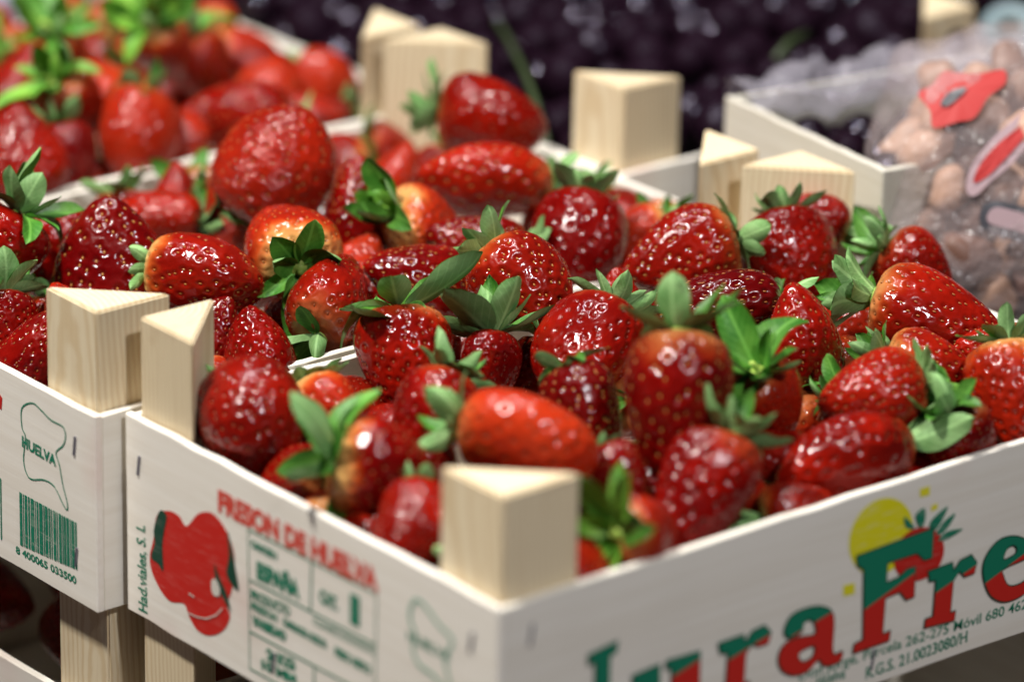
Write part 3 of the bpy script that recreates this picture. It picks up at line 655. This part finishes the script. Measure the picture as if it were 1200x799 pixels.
# --- third crate
B(140, 108, 115, 92, -10, 10, 36, C_, 'conic', (.0, .3, .9), 20, .9, 'bright orange strawberry on top of the leafy crate')
B(158, 158, 105, 88, -100, 15, 26, C_, 'globe', (.05, .1, .5), 20, .9, 'orange red strawberry below the bright orange one')
B(278, 142, 125, 90, 175, 10, 22, C_, 'conic', (.15, .0, .0), 15, .8, 'plain deep red strawberry by the back board of the leafy crate')
B(22, 178, 105, 95, 90, 10, 24, C_, 'conic', (.15, .0, .1), 15, 1.0, 'red strawberry at the back board with a dark leaf below it')
B(20, 92, 95, 85, 60, 10, 22, C_, 'conic', (.15, .0, .1), 15, 1.0, 'red strawberry among the lime leaves, far end of the leafy crate')
B(190, 62, 80, 70, -70, -50, 34, C_, 'conic', (.0, .6, .4), 30, 1.4, 'strawberry buried under lime green leaves on the leafy crate', 2)
B(70, 75, 80, 70, -80, -45, 28, C_, 'conic', (.1, .3, .3), 30, 1.4, 'strawberry with wide green leaves spread over it on the leafy crate', 2)
B(85, 130, 80, 70, -60, -40, 26, C_, 'conic', (.1, .3, .3), 30, 1.3, 'strawberry with a lime calyx beside the bright orange one', 2)
B(365, 140, 75, 60, 10, 0, 2, C_, 'conic', (.1, .1, .3), 30, .9, 'strawberry at the corner where leafy crate meets tall tan post')
B(80, 190, 85, 75, -80, 10, 12, C_, 'conic', (.35, .0, .0), 30, 1.0, 'dark strawberry against the back board of the leafy crate')
B(120, 208, 70, 60, 0, 0, 2, C_, 'conic', (.0, .2, .6), 20, 1.0, 'orange strawberry low at the back board of the leafy crate')
B(240, 82, 80, 70, -60, -20, 18, C_, 'conic', (.2, .1, .1), 35, 1.3, 'strawberry with dark leaves by the far end of the leafy crate')

CRF = dict(A=(crA, 0, 0, 0), B=(crB, BX, BY, BR), C=(crC, BX-.004, BY+WW+.004, BR*2))
def to_loc(cr, P):
    _, x, y, a = CRF[cr]; c, s = math.cos(a), math.sin(a); d = P-np.array([x, y, 0]); return np.array([c*d[0]+s*d[1], -s*d[0]+c*d[1], d[2]])
def to_wld(cr, P):
    _, x, y, a = CRF[cr]; c, s = math.cos(a), math.sin(a); return np.array([x+c*P[0]-s*P[1], y+s*P[0]+c*P[1], P[2]])
for s in S:
    P = at_z(s['px'], s['py'], s['z']); k = depth(P)/FPX
    s['P'] = P; s['P0'] = P.copy(); s['len'] = s['ln']*k*1.12/math.cos(R(s['tilt']))**.5; s['w'] = s['wd']*k*1.12
    a, t = R(s['ang']), R(s['tilt']); s['ax'] = math.cos(t)*(math.cos(a)*RT+math.sin(a)*UP)-math.sin(t)*fw
    v = s['P']-CAM; s['ray'] = v/np.linalg.norm(v); s['free'] = False
# hidden berries that fill the crates under the visible ones
for cr, n, zlo, zhi in ((A_, 64, -.075, -.010), (B_, 62, -.075, -.010), (C_, 56, -.06, .0)):
    for k in range(n):
        x = rng.uniform(.03, LL-.03); y = rng.uniform(.03, WW-.03); z = rng.uniform(zlo, zhi)
        P = to_wld(cr, np.array([x, y, z])); ax = rng.normal(size=3); ax /= np.linalg.norm(ax)
        S.append(dict(P=P, P0=P.copy(), len=rng.uniform(.040, .048), w=rng.uniform(.034, .040), ax=ax, ray=np.zeros(3), free=True, cr=cr, shp='conic', col=(rng.uniform(.2, .6), rng.uniform(0, .4), rng.uniform(0, .3)), lift=20, ls=.9, lime=0,
                 label=''))
# settle: push overlapping berries apart, mostly along the line of sight for those read off the photograph
nS = len(S); OFF = np.array([-.22, .05, .30]); RAD = np.array([.44, .43, .29])
C0 = np.array([s['P'] for s in S]); AX = np.array([s['ax'] for s in S]); LN = np.array([s['len'] for s in S]); WD = np.array([s['w'] for s in S])
RAY = np.array([s['ray'] for s in S]); FREE = np.array([s['free'] for s in S]); ORI = C0.copy(); CRN = np.array([s['cr'] for s in S])
rad = WD[:, None]*RAD[None]*.90
for it in range(260):
    cen = C0[:, None]+AX[:, None]*(LN[:, None]*OFF)[..., None]; push = np.zeros_like(C0); wall = np.zeros_like(C0)
    cc = cen.reshape(-1, 3); rr = rad.ravel(); own = np.repeat(np.arange(nS), 3)
    d = cc[:, None]-cc[None]; dist = np.sqrt((d**2).sum(-1))+1e-9; ov = rr[:, None]+rr[None]-dist
    ov[own[:, None] == own[None]] = 0; ii, jj = np.where(ov > 0)
    vec = d[ii, jj]/dist[ii, jj][:, None]*ov[ii, jj][:, None]*.5
    wgt = np.where(FREE[own[ii]], 1.4, np.where(FREE[own[jj]], .15, 1.0))
    np.add.at(push, own[ii], vec*wgt[:, None]*.45)
    # boards and posts
    for q in range(nS):
        for j in range(3):
            L_ = to_loc(CRN[q], cen[q, j]); r_ = rad[q, j]; mv = np.zeros(3)
            if L_[2] < r_*1.6:
                for ax_, lim in ((0, LL), (1, WW)):
                    lo = TT+.001+r_-L_[ax_]; hi = L_[ax_]-(lim-TT-.001-r_)
                    if lo > 0: mv[ax_] += lo
                    if hi > 0: mv[ax_] -= hi
            if L_[2] < PE+r_*.5:
                for (sx, sy) in ((0, 0), (1, 0), (0, 1), (1, 1)):
                    X = L_[0] if not sx else LL-L_[0]; Y = L_[1] if not sy else WW-L_[1]
                    g = (TT+LEG*.5)*2**.5+r_-(X+Y)/2**.5
                    if g > 0 and X > -.0 and Y > -.0 and abs(X-Y) < LEG+r_*1.2: mv[0] += g/2**.5*(-1 if sx else 1); mv[1] += g/2**.5*(-1 if sy else 1)
            if L_[2]-r_ < -HH+.006: mv[2] += -HH+.006-(L_[2]-r_)
            wall[q] += to_wld(CRN[q], mv)-to_wld(CRN[q], np.zeros(3)) if mv.any() else 0
    along = (push*RAY).sum(1, keepdims=True)*RAY
    lat = push-along
    dev = C0-ORI; dl = dev-(dev*RAY).sum(1, keepdims=True)*RAY
    C0 = C0+np.where(FREE[:, None], push, along*1.0+lat*.30-dl*.22)+wall*.5
    C0[FREE, 2] = np.minimum(C0[FREE, 2], np.where(CRN[FREE] == 'C', .008, -.010))
okm = ov > .006; bad = len(set(own[np.where(okm)[0]]))
print('overlapping after settle', bad, 'max', ov.max(), 'mean shift px', np.abs(np.array([pix(a)-pix(b) for a, b in zip(C0[~FREE], ORI[~FREE])])).mean(0))
# hidden ones still deep inside another are dropped
drop = set()
for a, b in zip(*np.where(ov > .007)):
    for q in (own[a], own[b]):
        if FREE[q] and not (own[a] in drop or own[b] in drop): drop.add(q); break

keep = [q for q in range(nS) if q not in drop]
fc = [C0[q]+AX[q]*LN[q]*o_ for q in keep for o_ in OFF]; fr = [WD[q]*r_*.97 for q in keep for r_ in RAD]
fc = list(fc); fr = list(fr); C0 = list(C0)
for cr in 'ABC':
    grid = [(x, y) for x in np.arange(.028, LL-.025, .011) for y in np.arange(.028, WW-.025, .011)]; rng.shuffle(grid)
    for x, y in grid:
        if any(((x if not sx else LL-x)+(y if not sy else WW-y)) < .085 for sx in (0, 1) for sy in (0, 1)): continue
        best = None; w = rng.uniform(.039, .045); F_ = np.array(fc); Q_ = np.array(fr)
        for z in np.arange(-.012 if cr != 'C' else .004, -.055, -.005):
            P = to_wld(cr, np.array([x, y, z])); g = np.sqrt(((F_-P)**2).sum(1))-Q_-w*.42
            if g.min() > -.004: best = P; break
        if best is None: continue
        gaps = np.argsort(g)[:3]; dirn = (F_[gaps]-best).sum(0); ax = np.cross(dirn, rng.normal(size=3)); ax /= np.linalg.norm(ax)
        S.append(dict(P=best, len=w*1.12, w=w, ax=ax, free=True, cr=cr, shp='globe', col=(rng.uniform(.1, .6) if cr != 'C' else 0, rng.uniform(0, .5), rng.uniform(0, .4) if cr != 'C' else rng.uniform(.2, .9)), lift=25, ls=.9, lime=0, label='', fill=True))
        C0.append(best); fc.append(best); fr.append(w*.44)
# keep only buried berries that can be seen from here or from a step to either side
cen_ = []; rad_ = []; own_ = []
for q in range(len(S)):
    if q in drop: continue
    for o_, r_ in zip(OFF, RAD): cen_.append(np.array(C0[q])+S[q]['ax']*S[q]['len']*o_); rad_.append(S[q]['w']*r_*1.05); own_.append(q)
cen_ = np.array(cen_); rad_ = np.array(rad_); own_ = np.array(own_); hits = {}
for off in (-.35, 0, .35):
    cp = CAM+RT*off; aim = np.array([.2, .3, 0.]); rel = cen_-cp
    for py in range(-30, 830, 9):
        D_ = np.array([aim*0+at_z(px, py, 0)-cp for px in range(-40, 1300, 9)]); D_ /= np.linalg.norm(D_, axis=1, keepdims=True)
        b = D_@rel.T; disc = b*b-(rel**2).sum(1)[None]+rad_[None]**2
        t = np.where(disc > 0, b-np.sqrt(np.maximum(disc, 0)), 1e9); k = t.argmin(1)
        for a_, kk in enumerate(k):
            if t[a_, kk] < 1e8: hits[own_[kk]] = hits.get(own_[kk], 0)+1
for q in range(len(S)):
    if S[q]['free'] and hits.get(q, 0) < 4: drop.add(q)
def where(cr, P):
    L_ = to_loc(cr, P); u = min(3, int(L_[0]/LL*4)); v = min(2, int(L_[1]/WW*3))
    side = {'A': ('along the lettered board', 'in the middle row', 'along the dividing board'), 'B': ('along the dividing board', 'in the middle row', 'along the back board'), 'C': ('along the back board', 'in the middle row', 'along the outer board')}[cr][v]
    end = {'A': ('by the printed end board', 'halfway down its near half', 'halfway down its far half', 'by the far end board'), 'B': ('by the barcode board', 'halfway down its near half', 'halfway down its far half', 'by the far end board'), 'C': ('by its near end board', 'halfway down its near half', 'halfway down its far half', 'by the far end board')}[cr][u]
    return 'buried strawberry %s of the %s crate, %s' % (side, {'A': 'lettered', 'B': 'barcode', 'C': 'leafy'}[cr], end)
for i, s in enumerate(S):
    if s['free']: s['label'] = where(s['cr'], C0[i])
# ------------------------------------------------------------------ build the strawberries
cnt = {}
def strawberry(i, s):
    e = obj('strawberry', None, None, None, tuple(C0[i])); e.empty_display_size = .01
    z = -s['ax']; x = np.cross(z, fw if abs(z@fw) < .95 else UP); x /= np.linalg.norm(x); y = np.cross(z, x)
    e.rotation_euler = Matrix(((x[0], y[0], z[0]), (x[1], y[1], z[1]), (x[2], y[2], z[2]))).to_euler()
    EM = Matrix.Translation(Vector(tuple(C0[i]))) @ e.rotation_euler.to_matrix().to_4x4()
    rr = random.Random(1000+i); tag(e, s['label'], 'strawberry', {'A': 'strawberries in the lettered crate', 'B': 'strawberries in the barcode crate', 'C': 'strawberries in the leafy crate', 'L': 'strawberries in the lower crates'}[s['cr']])
    shp = s['shp']; k = cnt.get(shp, 0); cnt[shp] = k+1
    if shp == 'wrinkled2': me, sm, dia = FR_M['wrinkled'][1]
    elif shp == 'wrinkled': me, sm, dia = FR_M['wrinkled'][0]
    else: me, sm, dia = FR_M[shp][k % len(FR_M[shp])]
    f = obj('fruit', me, None, e, (0, 0, s['len']/2), (0, 0, rr.uniform(0, 6.28))); w = s['w']/dia; f.scale = (w, w*rr.uniform(.86, 1.06), s['len']); f.color = (*s['col'], rr.random())
    sd = obj('seeds', sm, None, f); sd['kind'] = 'stuff'; sd.color = (rr.choice((.1, .45, .75, .95)), 0, 0, 1)
    if s['cr'] == 'L': return e
    c = obj('calyx', rr.choice(HUB), None, e, (0, 0, s['len']/2-.0022)); hs = .0048*s['w']/.045*rr.uniform(.9, 1.15)*(1.3 if s['lime'] else 1); c.scale = (hs, hs, hs)
    n = rr.randint(9, 13) if not s.get('fill') else rr.randint(4, 7)
    for q in range(n):
        me = rr.choice(SEPL if rr.random() < (0, .4, .6)[s['lime']] else SEP)
        a = 2*math.pi*(q+rr.uniform(-.25, .25))/n; ln = (.0222*s['ls']+.003)*rr.uniform(.6, 1.2)/hs
        p = R(s['lift']+rr.gauss(0, 17))
        o = obj('sepal', me, None, c)
        M = Matrix.Rotation(a, 4, 'Z') @ Matrix.Translation((0, .75, .12+.05*(q % 2))) @ Matrix.Rotation(p, 4, 'X') @ Matrix.Rotation(rr.gauss(0, .25), 4, 'Y') @ Matrix.Diagonal((ln*rr.uniform(.85, 1.15), ln, ln, 1))
        o.matrix_basis = M
        for tip in ((0, 1, 0), (0, .8, 0), (.15, .6, 0), (-.15, .6, 0), (0, .3, 0)):
            T = EM @ c.matrix_basis @ M @ Vector(tip) if False else EM @ (Vector((0, 0, s['len']/2-.0022)) + hs*(M @ Vector(tip)))
            T_ = to_loc(s['cr'], np.array(T))
            if T_[2] < .006 and not (.009 < T_[0] < LL-.009 and .009 < T_[1] < WW-.009):
                bpy.data.objects.remove(o); break
    return e
for i, s in enumerate(S):
    if i in drop: continue
    strawberry(i, s)
# a few strawberries in the lower crates, seen in the dark gaps under the boards
base = len(S); k = 0
for (ox, oy, n_) in ((0, 0, 9), (BX, BY, 9)):
    for q in range(n_):
        x = .075+.055*(q % 3)+rng.uniform(-.006, .006); y = .06+.075*(q//3)+rng.uniform(-.006, .006)
        ax = np.array([rng.normal(), rng.normal(), -.3]); ax /= np.linalg.norm(ax)
        C0.append(np.array([ox+x, oy+y, -HH-.085])); S.append(dict(ax=ax, len=.050, w=.043, shp='conic', col=(.4, .1, .1), cr='L', lift=10, ls=1, lime=0, label='strawberry in the dark lower crate under the %s crate' % ('lettered' if ox == 0 else 'barcode')))
        strawberry(len(S)-1, S[-1])

# ------------------------------------------------------------------ dark grapes
gm = bmesh.new(); bmesh.ops.create_icosphere(gm, subdivisions=3, radius=1)
GR = from_bm('grape', gm, True); GR.materials.append(M_GRAPE)
def grapes(frame_, x0, x1, y0, y1, z0, step, label, group, amp=.010, rise=0.0):
    rr = random.Random(5); y = y0; row = 0; n = 0; low = []
    while y < y1:
        x = x0+(row % 2)*step*.5
        while x < x1:
            P = frame_ @ Vector((x+rr.uniform(-.006, .006), y+rr.uniform(-.006, .006), z0+rr.uniform(-amp, amp)+rise*(1-y/.30)))
            r_ = step*.5*rr.uniform(.82, 1.25)
            q = pix(np.array(P))
            if -30 < q[0] < 1230 and -40 < q[1] < 330:
                o = obj('grape', GR, None, None, P); o.scale = (r_, r_*rr.uniform(.95, 1), r_*rr.uniform(1, 1.2)); o.rotation_euler = (rr.uniform(-1, 1), rr.uniform(-1, 1), 0)
                tag(o, label, 'grape', group); n += 1
            low.append((P.x+step*.3, P.y+step*.3, P.z-step*.75))
            x += step
        y += step*.87; row += 1
    V = []; F = []
    bm = bmesh.new(); bmesh.ops.create_icosphere(bm, subdivisions=2, radius=step*.53); bv = [v.co.copy() for v in bm.verts]; bf = [[v.index for v in f.verts] for f in bm.faces]; bm.free()
    for p in low:
        o_ = len(V); V += [(p[0]+v.x, p[1]+v.y, p[2]+v.z) for v in bv]; F += [tuple(o_+k for k in f) for f in bf]
    o = obj('buried_grapes', mesh('buried_grapes', V, F, True), M_GRAPE); o['kind'] = 'stuff'; tag(o, label.split(' resting')[0]+', lower layer', 'grapes')
    return n
bpy.context.view_layer.update()
print('grapes', grapes(crD.matrix_world, .018, .485, .018, .288, -.004, .0275, 'dark purple grape resting in the crate behind the strawberries', 'dark grapes in the crate', rise=.030))
print('grapes', grapes(crG.matrix_world, .018, .485, .018, .288, -.004, .0245, 'dark purple grape resting in the second grape crate', 'dark grapes in the second crate'))
print('grapes', grapes(crE.matrix_world, .026, .275, .026, EW-.024, -.022, .0245, 'dark purple grape resting in the film lined box', 'dark grapes in the film lined box', .006))
def tube(name, pts, r, mtl, n=7):
    V = []; F = []; P = [np.array(p, float) for p in pts]
    for i, p in enumerate(P):
        t = P[min(i+1, len(P)-1)]-P[max(i-1, 0)]; t /= np.linalg.norm(t); a = np.cross(t, [.3, .2, 1]); a /= np.linalg.norm(a); b = np.cross(t, a)
        rr_ = r*(1-.35*i/len(P))
        V += [p+a*rr_*math.cos(2*math.pi*k/n)+b*rr_*math.sin(2*math.pi*k/n) for k in range(n)]
    for i in range(len(P)-1):
        for k in range(n): F.append((i*n+k, i*n+(k+1) % n, (i+1)*n+(k+1) % n, (i+1)*n+k))
    F.append(tuple(range(n))[::-1]); F.append(tuple((len(P)-1)*n+k for k in range(n)))
    return mesh(name, V, F, True)
def stem(pxs, z, r, label):
    o = obj('vine_twig', tube('vine_twig', [at_z(x, y, z+dz) for x, y, dz in pxs], r, M_STEM), M_STEM); tag(o, label, 'stem', 'stems among the grapes')
stem([(640, 165, -.006), (628, 120, .006), (615, 85, .01), (595, 45, .006), (575, 15, .0)], .014, .0026, 'long green grape stem arching over the dark grapes')
stem([(905, 75, 0), (925, 50, .008), (948, 38, .006)], .018, .003, 'short yellow green stem on the dark grapes')

# ------------------------------------------------------------------ film over the edge of the small box
V = []; F = []; nx, ny = 34, 14; rr = random.Random(3)
prof = [(-.004, -.06), (-.005, -.03), (-.005, -.008), (-.003, .004), (.003, .009), (.010, .007), (.016, -.002), (.024, -.010), (.04, -.012), (.055, -.008), (.07, -.011), (.085, -.006), (.095, -.010), (.10, -.006)]
for i in range(nx):
    x = .004+.30*i/(nx-1)
    for j, (dy, dz) in enumerate(prof):
        V.append((x+.004*math.sin(j*1.3+i*.5), EW-dy+.003*math.sin(i*1.1+j), dz+.0045*math.sin(i*.9+j*.8)+.003*math.sin(i*2.3)+(.035 if j > 8 else .012)*(j/13)))
for i in range(nx-1):
    for j in range(ny-1): F.append((i*ny+j, (i+1)*ny+j, (i+1)*ny+j+1, i*ny+j+1))
o = obj('plastic_film', mesh('plastic_film', V, F, True), M_FILM); o.matrix_world = crE.matrix_world; tag(o, 'crumpled clear plastic film folded over the edge of the small box', 'film')

# ------------------------------------------------------------------ bag of brown shells with stickers
bc = at_z(1185, 205, .035)
bx_, by_, bz_ = RT*.082, np.array([-fw[0], -fw[1], 0])/np.linalg.norm(fw[:2])*.055+np.array([0, 0, -.012]), UP*.075
Bm = np.array([bx_, by_, bz_]).T; Bi = np.linalg.inv(Bm)
def sgnp(v, e): return math.copysign(abs(v)**e, v)
def bagpt(th, ph):
    return np.array([sgnp(math.cos(th), .7)*sgnp(math.cos(ph), .7), sgnp(math.sin(th), .7)*sgnp(math.cos(ph), .7), sgnp(math.sin(ph), .8)])
V = []; F = []; nu, nv = 72, 40
for i in range(nv):
    ph = -math.pi/2+math.pi*i/(nv-1)
    for j in range(nu):
        th = 2*math.pi*j/nu; p = bagpt(th, ph); w = 1+.035*math.sin(5*th+3*ph)*math.cos(ph)+.03*math.sin(9*ph+2*th)+.02*math.sin(13*th-4*ph)*math.cos(ph)
        V.append(bc+Bm@(p*w))
for i in range(nv-1):
    for j in range(nu): F.append((i*nu+j, i*nu+(j+1) % nu, (i+1)*nu+(j+1) % nu, (i+1)*nu+j))
bag = obj('plastic_bag', None); bag.location = (bc[0], bc[1], bc[2]); tag(bag, 'clear plastic bag of brown nuts with red stickers beside the small box', 'bag')
bpy.context.view_layer.update(); binv = bag.matrix_world.inverted()
def part(name, me, mtl):
    o = obj(name, me, mtl, bag); o.matrix_parent_inverse = binv; return o
part('bag_film', mesh('bag_film', V, F, True), M_BAG)
def on_bag(px, py, off=1.03):
    d = ray(px, py); lo, hi = 1.5, 3.5; g = lambda t: (lambda q: abs(q[0])**2.6+abs(q[1])**2.6+abs(q[2])**2.4)(Bi@(CAM+d*t-bc))
    ts = np.linspace(2.0, 3.2, 1600); v = np.array([g(t) for t in ts]); k = np.where(v < off**2.5)[0]
    t = ts[k[0]] if len(k) else ts[v.argmin()]
    return CAM+d*t
def sticker(name, pts, mtl, off):
    Q = catmull(pts, 4); c = np.mean(Q, axis=0); V = [on_bag(*c, off)]; n = len(Q)
    for f_ in (.5, 1): V += [on_bag(c[0]+(q[0]-c[0])*f_, c[1]+(q[1]-c[1])*f_, off) for q in Q]
    F = [(0, 1+k, 1+(k+1) % n) for k in range(n)]+[(1+k, 1+n+k, 1+n+(k+1) % n, 1+(k+1) % n) for k in range(n)]
    return part(name, mesh(name, V, F, True), mtl)
sticker('red_sticker', [(1076, 110), (1092, 100), (1106, 84), (1124, 86), (1150, 86), (1176, 82), (1178, 98), (1158, 114), (1142, 138), (1122, 143), (1094, 150), (1090, 130)], M_STICKR, 1.06)
sticker('sticker_mark', [(1102, 122), (1112, 108), (1132, 102), (1126, 112), (1110, 124)], M_STICKD, 1.08)
sticker('sticker_border', [(1132, 222), (1138, 196), (1160, 166), (1188, 140), (1215, 118), (1216, 150), (1190, 188), (1160, 214), (1142, 230)], M_STICKW, 1.05)
sticker('red_sticker', [(1141, 214), (1148, 194), (1166, 172), (1190, 152), (1206, 140), (1204, 156), (1182, 182), (1158, 206)], M_STICKR, 1.07)
sticker('dark_label', [(1150, 244), (1170, 236), (1220, 252), (1222, 286), (1190, 282), (1152, 268)], M_STICKD, 1.04)
sticker('label_strip', [(1158, 250), (1172, 243), (1214, 258), (1212, 276), (1190, 270), (1160, 262)], M_STICKW, 1.06)
nm = bmesh.new(); bmesh.ops.create_icosphere(nm, subdivisions=3, radius=1)
for v in nm.verts: v.co *= 1+.09*math.sin(4*v.co.x+3*v.co.y)+.05*math.sin(9*v.co.z+5*v.co.x)
NUT = from_bm('nut', nm, True); NUT.materials.append(M_NUT)
pts = []; tries = 0
while len(pts) < 60 and tries < 9000:
    tries += 1; q = rng.uniform(-.84, .84, 3)
    if (abs(q)**2.5).sum() > .62: continue
    P = bc+Bm@q
    if all(np.linalg.norm(P-o_) > .0235 for o_ in pts): pts.append(P)
for P in pts:
    o = obj('nut', NUT, None, None, tuple(P)); r_ = rng.uniform(.0115, .0135); o.scale = (r_*rng.uniform(1.0, 1.45), r_*rng.uniform(.85, 1.05), r_*rng.uniform(.75, 1.0)); o.rotation_euler = tuple(rng.uniform(0, 6, 3))
    tag(o, 'brown nut inside the clear plastic bag', 'nut', 'nuts in the clear bag')

# ------------------------------------------------------------------ things behind, far out of focus
def carton(loc, rz, size, mtl, name, label, cat):
    e = obj(name, None, None, None, loc, (0, 0, rz)); tag(e, label, cat); x, y, z = size; t = .004
    obj('side', box_mesh('side', (0, 0, 0), (t, y, z), .0006), mtl, e); obj('side', box_mesh('side', (x-t, 0, 0), (x, y, z), .0006), mtl, e)
    obj('side', box_mesh('side', (t, .0004, 0), (x-t, t, z-.0008), .0006), mtl, e); obj('side', box_mesh('side', (t, y-t, 0), (x-t, y-.0004, z-.0008), .0006), mtl, e)
    obj('base', box_mesh('base', (t, t, .0005), (x-t, y-t, t), .0004), mtl, e)
    obj('lid_flap', box_mesh('lid_flap', (t, t, z-.006), (x-t, y*.5-.001, z-.002), .0004), mtl, e); obj('lid_flap', box_mesh('lid_flap', (t, y*.5+.001, z-.006), (x-t, y-t, z-.002), .0004), mtl, e)
    return e
carton((.80, .20, -.1115), R(2), (.35, .31, .105), M_CARD, 'cardboard_box', 'brown cardboard box behind the grape crate, grey ring on it', 'box')
carton((.47, .955, -.1115), R(2), (.30, .30, .115), M_CARD, 'cardboard_box', 'brown cardboard box at the far end of the leafy crate', 'box')
carton((.02, .955, -.1115), R(1), (.43, .40, .110), M_GREYP, 'plastic_tray', 'blue grey plastic tray beside the leafy strawberry crate', 'tray')
# grey ring
bm = bmesh.new(); n = 40; pr = [(.010, -.006), (.018, -.006), (.0195, 0), (.018, .006), (.010, .006), (.0088, 0)]; rv = []
for k in range(n):
    a = 2*math.pi*k/n; rv.append([bm.verts.new((r_*math.cos(a), r_*math.sin(a), z)) for r_, z in pr])
for k in range(n):
    for q in range(6): bm.faces.new((rv[k][q], rv[(k+1) % n][q], rv[(k+1) % n][(q+1) % 6], rv[k][(q+1) % 6]))
P = at_z(1184, 36, .004)
o = obj('tape_ring', from_bm('tape_ring', bm, True), plain('ring_plastic', (0.24, 0.33, 0.36), .4), None, tuple(P), (R(35), R(-10), R(-40))); tag(o, 'grey green plastic ring on the cardboard box', 'ring')
